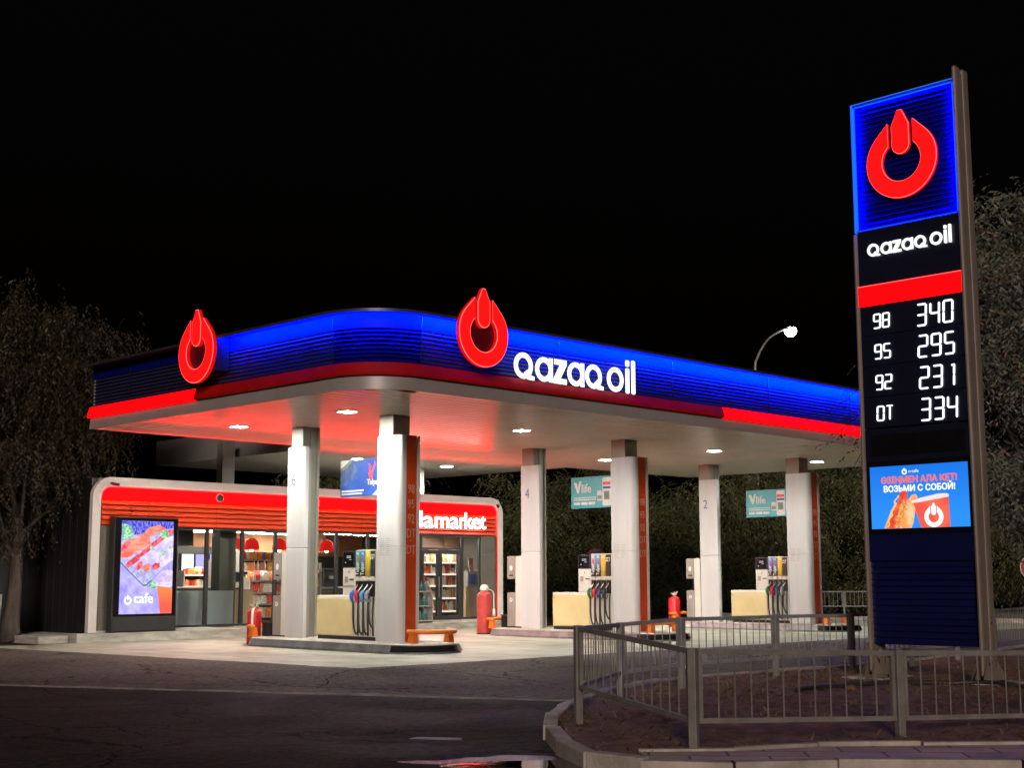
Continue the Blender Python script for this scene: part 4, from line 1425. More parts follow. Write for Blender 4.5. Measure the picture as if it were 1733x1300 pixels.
def louvres(fr, z0, z1, n, m, w_in, u0=.03, u1=None, dep=.035):
    mb = MB()
    u1 = u1 or W - .03
    h = (z1 - z0) / n
    for i in range(n):
        b = z0 + i * h
        k = len(mb.v)
        pr = [(w_in, b + .002), (w_in + dep, b + h * .22), (w_in + dep * .8, b + h * .34), (w_in, b + h * .98)]
        mb.v += [fr(u0, z, w) for w, z in pr] + [fr(u1, z, w) for w, z in pr]
        mb.f += [(k + q, k + 4 + q, k + 4 + q + 1, k + q + 1) for q in range(3)]
    return mb
def tower_face(fr, front):
    obj('blue_louvres', louvres(fr, 6.30, 8.08, 26, 'navy', -.062), 'navy', t)
    obj('edge_trim', MB().prism(fr, rect(.03, W - .03, 8.09, 8.115), -.06, .015), 'alu', t)
    obj('edge_trim', MB().prism(fr, rect(.03, W - .03, 6.265, 6.29), -.06, .0), 'alu', t)
    if front:
        mb = MB()
        mb.prism(fr, rect(.05, W - .05, 8.082, 8.088), -.026, -.006)
        mb.prism(fr, rect(.034, .040, 6.31, 8.07), -.026, -.006)
        mb.prism(fr, rect(W - .040, W - .034, 6.31, 8.07), -.026, -.006)
        mb.prism(fr, rect(.05, W - .05, 6.292, 6.298), -.026, -.010)
        obj('led_strip', mb, 'blue_led_totem', t)
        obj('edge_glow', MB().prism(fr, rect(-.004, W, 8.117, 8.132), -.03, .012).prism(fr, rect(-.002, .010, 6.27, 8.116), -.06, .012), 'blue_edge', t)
    emblem(t, fr, W / 2, 7.15, .525, .02, .075, rw=.007)
    obj('name_panel', MB().prism(fr, rect(.03, W - .03, 5.51, 6.26), -.063, -.004), 'navy_dark', t, bevel=.003)
    brand_word(t, fr, .185, 5.895, .178, .012, .03, 'letter_totem')
    obj('lit_band', MB().prism(fr, rect(.0, W, 5.222, 5.487), -.063, .02), 'red_lit', t)
    obj('lit_edge', MB().prism(fr, rect(.0, W, 5.489, 5.497), -.05, .02), 'red_led_edge', t)
    rows = [('98', '340'), ('95', '295'), ('92', '231'), ('DT', '334')]
    for r_, (g, p) in enumerate(rows):
        z1 = 5.215 - r_ * .425
        pn = obj('price_panel', MB().prism(fr, rect(.03, W - .03, z1 - .418, z1), -.063, -.004), 'navy_dark', t, bevel=.004)
        for q, ch in enumerate(g):
            digit(pn, fr, ch, .235 + q * .135, z1 - .325, .095, .19, .017, .004, .016, 'digit')
        for q, ch in enumerate(p):
            digit(pn, fr, ch, .885 + q * .19, z1 - .375, .125, .285, .022, .004, .016, 'digit')
    obj('dark_display', MB().prism(fr, rect(.03, W - .03, 3.05, 3.50), -.063, -.004), 'navy_dark', t, bevel=.004)
    obj('dark_glass', MB().prism(fr, rect(.12, W - .07, 3.13, 3.42), -.003, .001), 'screenblack', t)
    obj('screen_frame', MB().prism(fr, rect(.03, W - .03, 2.08, 3.046), -.063, -.004), 'screenblack', t, bevel=.004)
    sc = obj('screen', MB().prism(fr, rect(.085, W - .07, 2.15, 2.985), -.003, .002), em_grad('screen_blue', (.01, .17, .82), (.03, .30, .98), 1.0, 'Z', 2.9, 2.1) if front else em('screen_blue_back', (.02, .25, .9), 1.0), t)
    # picture on the display: logo, two lines of lettering, hot dog and cup
    o, i_, b_ = emblem_paths(.038, .60, 2.90, 1)
    obj('picture', MB().strip(fr, o, i_, .002, .004).prism(fr, b_, .002, .004), 'scr_white', sc)
    text('o·cafe', .062, fr, .66, 2.885, .002, .002, sc, 'screen_lettering', 'scr_white', sx=1.0)
    text('ОЗІҢМЕН АЛА КЕТ!', .118, fr, .80, 2.755, .002, .002, sc, 'screen_lettering', 'scr_red', 'CENTER', bold=.0045, sx=.97)
    obj('screen_lettering', MB().prism(fr, rect(.278, .345, 2.790, 2.803), .002, .0045), 'scr_red', sc)
    text('ВОЗЬМИ С СОБОЙ!', .113, fr, .80, 2.640, .002, .002, sc, 'screen_lettering', 'scr_white', 'CENTER', bold=.0042, sx=.97)
    P = lambda pts, w, m: obj('picture', MB().prism(fr, [(.085 + a * 1.415, 2.15 + b * .835) for a, b in pts], .002, .002 + w), m, sc)
    P([(.13, .002), (.20, .25), (.26, .42), (.30, .36), (.22, .08), (.21, .002)][::-1], .001, 'scr_bun')
    P([(.155, .002), (.22, .25), (.285, .42), (.31, .56), (.335, .60), (.365, .60), (.39, .55), (.385, .48), (.36, .36), (.31, .10), (.285, .002)][::-1], .002, 'scr_sausage')
    P([(.29, .002), (.335, .25), (.40, .46), (.43, .52), (.47, .535), (.49, .49), (.47, .36), (.44, .1), (.415, .002)][::-1], .003, 'scr_bun')
    rr = random.Random(6)
    mb = MB()
    for q in range(60):
        v_ = rr.uniform(.02, .45)
        uu = .27 + v_ * .22 + rr.uniform(-.035, .03)
        s_ = rr.uniform(.006, .016)
        mb.prism(fr, [(.085 + (uu + s_ * math.cos(a_)) * 1.415, 2.15 + (v_ + 1.5 * s_ * math.sin(a_)) * .835) for a_ in (0, 1.2, 2.5, 3.6, 5)], .0055, .0055 + .0002 * (q + 1) / 6)
    obj('picture', mb, 'scr_onion', sc)
    zz = [(.165 + .012 * math.sin(q * 1.1) + q * .0062, .02 + q * .0265) for q in range(20)]
    obj('picture', MB().strip(fr, [(.085 + (a - .006) * 1.415, 2.15 + b * .835) for a, b in zz], [(.085 + (a + .010) * 1.415, 2.15 + b * .835) for a, b in zz], .0055, .008), 'scr_mustard', sc)
    P([(.515, .002), (.445, .40), (.80, .50), (.805, .002)][::-1], .0045, 'scr_cup')
    P([(.425, .40), (.43, .43), (.50, .465), (.70, .525), (.78, .525), (.805, .505), (.80, .47), (.74, .455), (.52, .405), (.44, .395)][::-1], .006, 'scr_lid')
    o, i_, b_ = emblem_paths(.135, .085 + .648 * 1.415, 2.15 + .165 * .835, 1)
    obj('picture', MB().strip(fr, o, i_, .0065, .009).prism(fr, b_, .0065, .009), 'scr_white', sc)
    obj('lower_panel', MB().prism(fr, rect(.03, W - .03, 1.72, 2.076), -.063, -.006), 'navy_low', t, bevel=.004)
    obj('lower_louvres', louvres(fr, .62, 1.715, 13, 'navy_low', -.045, dep=.014), 'navy_low', t)
M['scr_white'] = em('screen_white', (.95, .98, 1.0), 1.1)
M['scr_red'] = em('screen_red', (1.0, .19, .14), 1.0)
M['scr_bun'] = em_noise('screen_bun', (1.0, .36, .10), (1.0, .66, .36), 1.0, 6.0)
M['scr_sausage'] = em_noise('screen_sausage', (.80, .06, .03), (.95, .20, .10), 1.0, 9.0)
M['scr_onion'] = em_noise('screen_onion', (.85, .35, .05), (.95, .55, .16), .9, 20.0)
M['scr_mustard'] = em('screen_mustard', (1.0, .62, .14), 1.0)
M['scr_cup'] = em_noise('screen_cup', (.86, .06, .05), (.95, .16, .09), 1.0, 2.5)
M['scr_lid'] = em('screen_lid', (.95, .78, .80), 1.0)
tower_face(f0, True)
tower_face(fb, False)

# ------------------------------------------------------------------ shop
YS = 31.0
GX0, GX1 = 16.60, 30.65
shop = thing('shop_building', 'low shop with a white rounded portal frame and glowing red slatted fascia', 'shop', (23.6, YS, 0))
fs = south(YS, 0)
# portal frame
def portal(x0, x1, z1, r, n=8):
    return [(x0, .0)] + [(x0 + r - r * math.cos(R(a)), z1 - r + r * math.sin(R(a))) for a in range(0, 91, 10)] + [(x1 - r + r * math.sin(R(a)), z1 - r + r * math.cos(R(a))) for a in range(0, 91, 10)] + [(x1, .0)]
po = portal(GX0, GX1, 4.0, .50)
pi_ = portal(GX0 + .22, GX1 - .22, 3.78, .28)
po = [(x, max(z, .22)) for x, z in po]
pi_ = [(x, max(z, .22)) for x, z in pi_]
obj('portal_frame', MB().strip(fs, po, pi_, -.12, .03), 'frame_white', shop, smooth='auto')
il = portal(GX0 + .222, GX1 - .222, 3.778, .278)
i2 = portal(GX0 + .250, GX1 - .250, 3.75, .25)
il = [(x, max(z, 2.95)) for x, z in il if True]
# red light line along the inner edge of the frame
obj('led_line', MB().strip(fs, [(x, max(z, .24)) for x, z in portal(GX0 + .223, GX1 - .223, 3.777, .277)][1:], [(x, max(z, .24)) for x, z in portal(GX0 + .240, GX1 - .240, 3.760, .26)][1:], -.02, .012), 'red_led_edge', shop)
obj('lit_fascia', MB().prism(fs, rrect(GX0 + .245, GX1 - .245, 3.46, 3.755, .02, 2), -.10, -.02), 'red_lit_store', shop)
# orange red slats below, in bays
mb = MB()
bays = [16.86, 18.15, 20.15, 22.9, 25.0, 27.7, 30.39]
hs = (3.45 - 2.82) / 5
for a, b in zip(bays[:-1], bays[1:]):
    for q in range(5):
        z = 2.82 + q * hs
        pr = [(-.088, z + hs * .97), (-.03, z + hs * .80), (.012, z + hs * .14), (.004, z + hs * .06), (-.07, z + .002)]
        k = len(mb.v)
        for x in (a + .006, b - .006):
            mb.v += [fs(x, zz, w) for w, zz in pr]
        mb.f += [(k + j, k + j + 1, k + 6 + j, k + 5 + j) for j in range(4)]
obj('slats', mb, 'slat_red', shop)
obj('slat_backing', MB().prism(fs, rect(GX0 + .23, GX1 - .23, 2.81, 3.458), -.16, -.09), 'slat_red_back', shop)
obj('roof', MB().box(GX0 + .21, GX1 - .02, YS + .125, 39.5, 3.70, 3.97), 'trim', shop)
obj('side_wall', MB().box(GX0 + .03, GX0 + .20, YS + .125, 39.5, .0, 3.972), 'black_wall', shop)
obj('side_cladding', MB().box(GX0 - .02, GX0 - .003, YS + .12, 33.58, .2, 3.2), 'black_wall', shop)
mb = MB()
for i in range(7):
    mb.box(GX0 - .030, GX0 - .0205, YS + .30 + i * .36, YS + .318 + i * .36, .22, 3.1)
obj('cladding_seams', mb, 'seam', shop)
obj('side_wall', MB().box(GX1 - .20, GX1 - .03, YS + .125, 39.5, .0, 3.695), 'tile', shop)
obj('back_wall', MB().box(GX0 + .21, GX1 - .21, 37.8, 38.0, .25, 3.69), 'shop_dark', shop)
obj('ceiling', MB().box(GX0 + .22, GX1 - .22, YS + .17, 37.79, 3.15, 3.2), 'shop_ceiling', shop)
obj('floor', MB().box(GX0 + .22, GX1 - .22, YS - .02, 37.79, .2, .262), 'shop_floor', shop)
obj('wall_panel', MB().box(GX0 + .21, GX1 - .21, 37.7, 37.795, 2.25, 3.1), 'shop_orange', shop)
# tiled piers at both ends
for x0, x1 in ((16.85, 18.74), (29.72, 30.37)):
    mb = MB()
    for q in range(5):
        z = .26 + q * .51
        mb.box(x0, x1, YS + .01, YS + .10, z, z + .504)
    obj('pier_cladding', mb, 'tile', shop, bevel=.004)
obj('pier_return', MB().box(30.372, 30.40, YS - .03, YS + .1, .25, 2.81), 'slat_red', shop)
obj('end_post', MB().box(18.76, 18.94, YS - .01, YS + .09, .26, 2.805), 'alu_light', shop)
# glazing: frames of dark aluminium with one pane each
def window(x0, x1, z0=.28, z1=2.80, door=None):
    mb = MB()
    fwid = .045
    y0, y1 = YS + .02, YS + .09
    mb.box(x0, x0 + fwid, y0, y1, z0, z1).box(x1 - fwid, x1, y0, y1, z0, z1).box(x0 + fwid, x1 - fwid, y0, y1, z1 - .05, z1).box(x0 + fwid, x1 - fwid, y0, y1, z0, z0 + .06)
    w = obj('window', mb, 'alu', shop)
    g = MB()
    g.v = [(x0 + fwid, YS + .055, z0 + .06), (x1 - fwid, YS + .055, z0 + .06), (x1 - fwid, YS + .055, z1 - .05), (x0 + fwid, YS + .055, z1 - .05)]
    g.f = [(0, 1, 2, 3)]
    obj('pane', g, 'glass', w)
    return w
for a, b in ((18.945, 19.90), (19.91, 20.99), (21.0, 22.05), (22.06, 23.1), (23.11, 24.13), (24.14, 25.25), (25.26, 26.25), (26.26, 27.27)):
    window(a, b)
window(28.96, 29.70)
window(27.28, 28.95, 2.36, 2.80)
mb = MB()
for x0, x1 in ((27.30, 28.02), (28.03, 28.93)):
    d = MB().box(x0, x0 + .09, YS + .015, YS + .095, .27, 2.35).box(x1 - .09, x1, YS + .015, YS + .095, .27, 2.35).box(x0 + .09, x1 - .09, YS + .015, YS + .095, 2.23, 2.35).box(x0 + .09, x1 - .09, YS + .015, YS + .095, .27, .40)
    d = obj('door', d, 'alu', shop)
    g = MB()
    g.v = [(x0 + .09, YS + .055, .40), (x1 - .09, YS + .055, .40), (x1 - .09, YS + .055, 2.23), (x0 + .09, YS + .055, 2.23)]
    g.f = [(0, 1, 2, 3)]
    obj('pane', g, 'glass', d)
    hx = x1 - .06 if x0 < 28 else x0 + .06
    obj('handle', MB().tube([(hx, YS - .03, .95), (hx, YS - .03, 1.55)], .014, 8).tube([(hx, YS + .015, 1.0), (hx, YS - .03, 1.0)], .009, 6).tube([(hx, YS + .015, 1.5), (hx, YS - .03, 1.5)], .009, 6), 'steel', d)
obj('wall_light', MB().disc(south(YS - .02, 20.15), 0, 3.60, .10, 0, .05, 20), 'alu', shop) if False else None
# plinth the shop stands on, and kerbs to its left
struct('pavement', MB().box(16.1, 31.4, 30.55, 31.0 - .021, -.05, .215).box(16.1, 31.4, 31.0 - .0209, 39.6, -.05, .198), 'plinth', bevel=.012)
struct('pavement', MB().box(15.32, 16.08, 30.9, 33.5, -.05, .17).box(10, 15.30, 32.6, 33.5, -.05, .13), 'plinth', bevel=.01)

# shop name: only the end of the word clears the front column
t = thing('name_sign', 'white glowing round lettering of the shop name on the red slats', 'letter sign', (28.0, YS - .1, 3.0))
for ch, f in zip('alamarket', ((26.66, 27.04), (27.11, 27.21), (27.27, 27.65), (27.73, 28.28), (28.33, 28.69), (28.75, 28.92), (28.95, 29.26), (29.25, 29.62), (29.62, 29.83))):
    text(ch, .70, south(YS - .045, 0), 0, 3.02, .045, .016, t, 'letter', 'letter_market', bold=.004, fit=f)

# floodlight and camera on the fascia
t = thing('floodlight', 'round black floodlight fixed to the lit red fascia of the shop', 'floodlight', (20.15, YS - .1, 3.6))
fr = south(YS + .005, 20.15)
obj('housing', MB().tube([(20.15, YS + .02, 3.6), (20.15, YS - .04, 3.6), (20.15, YS - .10, 3.6), (20.15, YS - .13, 3.6)], [.04, .085, .107, .107], 20), 'alu', t, smooth='auto')
obj('lens', MB().ring(fr, 0, 3.6, .098, .06, .135, .142, 20).disc(fr, 0, 3.6, .05, .135, .14, 16), 'rubber', t)
obj('rim', MB().ring(fr, 0, 3.6, .115, .100, .10, .146, 24), 'alu_light', t)
def cctv(x, z, label, left):
    t = thing('security_camera', label, 'camera', (x, YS - .12, z), 'cameras on the shop frame')
    obj('mount', MB().box(x - .03, x + .03, YS - .18, YS - .12, z - .03, z + .03), 'black', t, bevel=.006)
    s = 1 if left else -1
    obj('body', MB().tube([(x, YS - .20, z - .01), (x + .13 * s, YS - .30, z - .05)], [.035, .04], 10), 'black', t)
cctv(17.02, 3.84, 'small black camera at the left upper corner of the shop frame', True)
cctv(30.30, 3.76, 'small black camera at the right upper corner of the shop frame', False)

# advertising display in front of the left pier
t = thing('advertising_display', 'tall black advertising display glowing with a food picture beside the shop window', 'display', (17.97, 30.8, .215))
YD = 30.72
fd = south(YD, 0)
obj('housing', MB().box(17.06, 18.86, YD, YD + .24, .217, 3.03), 'alu', t, bevel=.02)
obj('bezel', MB().prism(fd, rect(17.10, 18.82, .60, 3.0), .001, .012), 'screenblack', t)
obj('base_cover', MB().prism(fd, rect(17.08, 18.84, .24, .58), .001, .02), 'alu', t, bevel=.006)
SX0, SX1, SZ0, SZ1 = 17.255, 18.70, .655, 2.93
M['cafe_bg'] = em_noise('cafe_violet_slate', (.30, .26, .86), (.56, .53, .98), 1.15, 5.0, p0=.35, p1=.68)
M['cafe_mesh'] = em_noise('cafe_blue_cloth', (.03, .02, .55), (.30, .32, .95), 1.0, 22.0, (1, 1, .6))
M['cafe_napkin'] = em_noise('cafe_napkin', (.95, .16, .12), (1.0, .42, .30), 1.05, 4.0, (1, 1, 2.2))
M['cafe_sausage'] = em_noise('cafe_sausage', (.68, .05, .10), (.92, .22, .25), 1.05, 12.0)
M['cafe_bun'] = em_noise('cafe_wrap', (.58, .50, .88), (.90, .80, .97), 1.0, 6.0)
M['cafe_board'] = em_noise('cafe_board', (.36, .38, .78), (.60, .66, .92), 1.0, 9.0)
M['cafe_dark'] = em('cafe_dark_edge', (.10, .09, .28), .8)
M['cafe_green'] = em_noise('cafe_greens', (.12, .42, .22), (.55, .95, .62), 1.0, 16.0)
M['cafe_cup'] = em_grad('cafe_cup', (.92, .12, .07), (1.0, .40, .09), 1.05, 'Z', .655, 1.45)
M['cafe_white'] = em('cafe_white', (.78, .92, .98), 1.35)
M['cafe_crumb'] = em_noise('cafe_crumbs', (.55, .06, .10), (.85, .25, .30), .9, 10.0)
sc = obj('screen', MB().prism(fd, rect(SX0, SX1, SZ0, SZ1), .013, .016), 'cafe_bg', t)
K = lambda a, b: (SX0 + a * (SX1 - SX0), SZ0 + b * (SZ1 - SZ0))
lay = [.016]
def pic(pts, m, step=.0006):
    o = obj('picture', MB().prism(fd, [K(a, b) for a, b in pts][::-1], lay[0], lay[0] + step), m, sc)
    lay[0] += step + .0004
    return o
def wavy(pts, amp, n=6, seed=1):
    rr = random.Random(seed)
    out = []
    for i in range(len(pts)):
        a, b = pts[i], pts[(i + 1) % len(pts)]
        for k in range(n):
            s = k / n
            j = amp if k else 0
            out.append((min(.999, max(.001, a[0] + (b[0] - a[0]) * s + rr.uniform(-j, j))), min(.999, max(.001, a[1] + (b[1] - a[1]) * s + rr.uniform(-j, j) * .6))))
    return out
pic([(.0, .999), (.0, .84), (.35, .85), (.62, .90), (.999, .93), (.999, .999)], 'cafe_mesh')
pic([(.0, .555), (.44, .31), (.50, .315), (.999, .60), (.999, .90), (.5, .82), (.0, .78)], 'cafe_board')
pic([(.0, .555), (.44, .31), (.44, .298), (.0, .540)], 'cafe_dark')
pic([(.44, .31), (.50, .315), (.60, .37), (.60, .355), (.50, .300), (.44, .298)], 'cafe_dark')
pic(wavy([(.0, .80), (.20, .81), (.24, .87), (.18, .93), (.08, .96), (.0, .95)], .018, 6, 2), 'cafe_green')
pic(wavy([(.22, .845), (.40, .86), (.52, .93), (.72, .965), (.80, .93), (.92, .905), (.72, .88), (.58, .84), (.40, .815)], .004, 4, 3), 'cafe_napkin')
pic(wavy([(.0, .60), (.12, .60), (.36, .68), (.56, .745), (.54, .83), (.30, .82), (.10, .795), (.0, .74)], .004, 4, 4), 'cafe_napkin')
pic(wavy([(.0, .66), (.10, .70), (.18, .77), (.10, .775), (.0, .72)], .004, 3, 5), 'cafe_sausage')
pic(wavy([(.09, .52), (.12, .50), (.18, .505), (.56, .67), (.999, .88), (.999, .92), (.86, .90), (.50, .72), (.14, .565)], .006, 6, 6), 'cafe_sausage')
pic([(.36, .55), (.44, .50), (.60, .53), (.999, .74), (.999, .85), (.84, .82), (.50, .66), (.36, .605)], 'cafe_bun')
pic(wavy([(.28, .49), (.34, .47), (.42, .52), (.40, .57), (.32, .545)], .008, 5, 7), 'cafe_sausage')
pic([(.62, .50), (.74, .48), (.999, .58), (.999, .72), (.86, .68), (.70, .59)], 'cafe_bun')
pic(wavy([(.58, .49), (.66, .47), (.75, .50), (.74, .55), (.64, .545)], .008, 5, 8), 'cafe_sausage')
pic(wavy([(.40, .50), (.46, .455), (.55, .47), (.56, .53), (.48, .55)], .01, 5, 9), 'cafe_napkin')
for a, b, s, q in ((.82, .865, .085, 1), (.58, .71, .045, 2), (.80, .66, .05, 3), (.93, .72, .03, 4)):
    pic(wavy([(a + s * math.cos(R(w)), b + .6 * s * math.sin(R(w))) for w in range(0, 360, 45)], .016, 3, 20 + q), 'cafe_green')
pic(wavy([(.53, .29), (.56, .335), (.62, .36), (.68, .33), (.70, .28), (.62, .265)], .01, 4, 30), 'cafe_green')
pic([(.65, .31), (.68, .40), (.78, .46), (.90, .475), (.999, .46), (.999, .29), (.80, .285)], 'cafe_bun')
pic([(.70, .30), (.999, .275), (.999, .001), (.775, .001)], 'cafe_cup')
mb = MB()
rr = random.Random(31)
for q in range(120):
    a, b = (rr.uniform(.3, .72), rr.uniform(.36, .47)) if q < 40 else ((rr.uniform(.70, .97), rr.uniform(.31, .44)) if q < 75 else (rr.uniform(.02, .62), rr.uniform(.02, .28)))
    if q < 40 and b < .31 + abs(a - .47) * .6: continue
    s = rr.uniform(.004, .011)
    mb.prism(fd, [K(a + s * math.cos(w), b + s * .6 * math.sin(w)) for w in (0, 1.1, 2.6, 3.7, 5.2)], lay[0], lay[0] + .0004 + q * .00001)
obj('picture', mb, 'cafe_crumb', sc)
lay[0] += .003
o, i_, b_ = emblem_paths(.105, SX0 + .15 * 1.445, SZ0 + .145 * 2.275)
obj('picture', MB().strip(fd, o, i_, lay[0], lay[0] + .001).prism(fd, b_, lay[0], lay[0] + .001), 'cafe_white', sc)
text('cafe', .34, fd, SX0 + .26 * 1.445, SZ0 + .118 * 2.275, lay[0], .001, sc, 'screen_lettering', 'cafe_white', bold=.006)

# ------------------------------------------------------------------ inside the shop
for i, (x0, x1, y, lab) in enumerate(((20.2, 21.2, 32.5, 'short glowing light tube near the left end of the shop ceiling'), (22.0, 23.1, 33.0, 'long glowing light tube above the red pendant lamps'), (22.9, 24.6, 33.6, 'long glowing light tube behind the pendant lamps'), (24.8, 25.8, 32.5, 'glowing light tube above the front fuel pump'), (26.3, 27.3, 33.0, 'long glowing light tube in the middle of the shop'), (20.4, 21.6, 33.3, 'glowing light tube over the menu screens'), (27.6, 28.4, 32.0, 'glowing light tube over the shop door'), (22.5, 26.0, 35.8, 'long glowing light tube at the back of the shop'), (28.5, 29.7, 31.95, 'added light tube that brightens the drinks shelves'))):  # the last tube is added to brighten the goods behind the door
    t = thing('ceiling_lamp', lab, 'light tube', ((x0 + x1) / 2, y, 2.82), 'light tubes on the shop ceiling')
    obj('housing', MB().box(x0, x1, y - .04, y + .04, 2.83, 2.88), 'black', t)
    obj('tube', MB().box(x0 + .02, x1 - .02, y - .03, y + .03, 2.806, 2.828), 'tube_side', t)
    obj('diffuser', MB().box(x0 + .02, x1 - .02, y - .028, y + .028, 2.803, 2.8055), 'tube', t)
    obj('cable', MB().tube([(x0 + .2, y, 2.88), (x0 + .2, y, 3.15)], .006, 5).tube([(x1 - .2, y, 2.88), (x1 - .2, y, 3.15)], .006, 5), 'black', t)
def pendant(x, y, lab):
    t = thing('pendant_lamp', lab, 'pendant lamp', (x, y, 2.3), 'red pendant lamps')
    z = 2.30
    obj('shade', MB().lathe(x, y, [(.20, z), (.205, z + .06), (.17, z + .24), (.09, z + .31), (.03, z + .33)], 20), 'lamp_red', t, smooth='auto')
    obj('bulb', MB().lathe(x, y, [(.02, z - .05), (.045, z - .03), (.05, z), (.02, z + .04)], 10), 'bulb', t)
    obj('cable', MB().tube([(x, y, z + .33), (x, y, 3.15)], .006, 5), 'black', t)
for x, y, lab in ((21.55, 32.2, 'red pendant lamp left of the window mullion'), (22.08, 32.2, 'red pendant lamp right of the window mullion'), (23.05, 32.25, 'red pendant lamp partly behind the pump number 6 column'), (24.75, 32.3, 'red pendant lamp between the two canopy columns')):
    pendant(x, y, lab)
tag(obj('interior_column', MB().box(20.50, 21.02, 31.35, 31.75, .262, 3.15), 'shop_grey', bevel=.015), 'grey green square column standing inside the shop window', 'column')
for x0, x1, lab in ((19.02, 19.96, 'hazy film screen with a faint pink picture at the foot of the left window'), (20.02, 20.86, 'plain pale frosted screen at the foot of the second window')):
    tt = thing('window_screen', lab, 'screen panel', ((x0 + x1) / 2, YS + .2, .262))
    obj('panel', MB().box(x0, x1, YS + .20, YS + .212, .30, 1.20), 'frost_l' if x0 < 20 else 'frost', tt)
    if x0 < 20:
        M['poster_pink'] = mat('poster_pink', (.50, .25, .22), .5, col2=(.16, .12, .11), vscale=7)
        obj('picture', MB().box(19.22, 19.56, YS + .225, YS + .23, .33, 1.17), 'poster_pink', tt)
M['crate_wood'] = M['wood']
def counter(x0, x1, y0, y1, h, lab, m='wood'):
    t = thing('counter', lab, 'counter', ((x0 + x1) / 2, (y0 + y1) / 2, .262))
    obj('front', MB().box(x0, x1, y0, y1, .265, h), m, t, bevel=.01)
    obj('worktop', MB().box(x0 - .03, x1 + .03, y0 - .03, y1 + .03, h + .002, h + .04), 'shelf', t, bevel=.006)
    return t
counter(21.4, 22.25, 32.3, 32.9, 1.18, 'pale wooden sales counter below the pendant lamps')
counter(20.2, 21.9, 33.4, 33.9, 1.25, 'dark counter below the lit menu screens', 'shop_dark')
counter(24.6, 26.0, 32.3, 32.9, 1.22, 'grey counter with a coffee machine behind the front pump', 'shop_dark')
t = thing('coffee_machine', 'black coffee machine standing on the grey counter', 'coffee machine', (25.0, 32.6, 1.265))
obj('body', MB().box(24.78, 25.22, 32.42, 32.8, 1.265, 1.72).box(24.75, 25.25, 32.40, 32.82, 1.721, 1.80), 'black', t, bevel=.015)
obj('spout', MB().box(24.92, 25.08, 32.34, 32.42, 1.50, 1.58), 'steel', t, bevel=.01)
t = thing('cash_register', 'black cash register screen standing on the pale wooden counter', 'till', (21.75, 32.5, 1.222))
obj('stand', MB().box(21.65, 21.85, 32.4, 32.6, 1.222, 1.26).box(21.72, 21.78, 32.48, 32.52, 1.261, 1.45), 'black', t)
obj('screen', MB().box(21.55, 21.95, 32.44, 32.48, 1.42, 1.70), 'black', t, bevel=.01)
for x0, x1, m, lab in ((21.10, 21.52, 'menu_w', 'bright white menu screen on the dark back wall'), (21.55, 21.98, 'menu_v', 'violet menu screen beside the bright white one'), (22.02, 22.5, 'menu_v', 'violet menu screen at the right end of the row')):
    tt = thing('menu_screen', lab, 'screen', ((x0 + x1) / 2, 34.2, 1.75), 'menu screens')
    obj('housing', MB().box(x0, x1, 34.2, 34.26, 1.72, 2.22), 'black', tt, bevel=.008)
    obj('display', MB().box(x0 + .02, x1 - .02, 34.19, 34.197, 1.74, 2.20), m, tt)
tag(obj('partition_wall', MB().box(18.0, 22.6, 34.3, 34.4, .262, 2.42).box(18.0, 21.2, 34.3, 34.4, 2.451, 3.15), 'shop_dark'), 'dark partition wall behind the menu screens', 'wall')
tag(obj('wall_cladding', MB().box(21.2, 26.4, 34.5, 34.6, 2.30, 2.95), 'shop_orange'), 'orange timber panel band below the shop ceiling', 'panel')
tag(obj('wall_cabinet', MB().box(19.35, 19.85, 31.6, 31.95, 2.36, 2.88), 'shop_dark', bevel=.01), 'dark cabinet hung in the upper left corner of the window', 'cabinet')
tag(obj('interior_wall', MB().box(29.85, 30.42, 32.75, 32.85, .262, 3.15).box(28.0, 29.84, 32.85, 32.95, .262, 3.15), 'shop_brown'), 'brown wall inside the shop right of the door', 'wall')

# shelves and the goods on them
def bottle_mb(h, r):
    return MB().lathe(0, 0, [(r * .9, 0), (r, h * .04), (r, h * .58), (r * .45, h * .78), (r * .38, h * .95), (r * .42, h)], 10)
def box_mb(w, d, h):
    return MB().box(-w / 2, w / 2, -d / 2, d / 2, 0, h)
def bag_mb(w, h):
    mb = MB()
    rows = [(.35, .0), (.5, .1), (.5, .5), (.46, .85), (.48, 1.0)]
    dep = [.10, .26, .30, .16, .02]
    for (a, z), dd in zip(rows, dep):
        mb.v += [(-w * a, -dd * w, z * h), (w * a, -dd * w, z * h), (w * a, dd * w, z * h), (-w * a, dd * w, z * h)]
    for i in range(len(rows) - 1):
        mb.f += [(i * 4 + j, i * 4 + (j + 1) % 4, i * 4 + 4 + (j + 1) % 4, i * 4 + 4 + j) for j in range(4)]
    mb.f += [(3, 2, 1, 0), tuple(len(mb.v) - 4 + j for j in range(4))]
    return mb
protos = {}
KIND = {'bottle': ('drink_bottle', 'bottle'), 'box': ('goods_carton', 'carton'), 'bag': ('snack_packet', 'packet')}
def product(kind, col, x, y, z, s, place, grp):
    key = (kind, col)
    lab = '%s %s %s' % (col if col != 'teal' else 'dark teal', {'bottle': 'bottle', 'box': 'small carton', 'bag': 'snack packet'}[kind], place)
    if key not in protos:
        mb = bottle_mb(.30, .045) if kind == 'bottle' else box_mb(.14, .12, .22) if kind == 'box' else bag_mb(.2, .25)
        o = obj(KIND[kind][0], mb, PROD[col], smooth='auto' if kind == 'bottle' else False)
        protos[key] = o
    else:
        o = protos[key].copy()
        COL.objects.link(o)
    o.location = (x, y, z)
    o.scale = (s, s, s)
    o.rotation_euler = (0, 0, random.uniform(-.3, .3))
    return tag(o, lab, KIND[kind][1], grp + ', ' + lab)
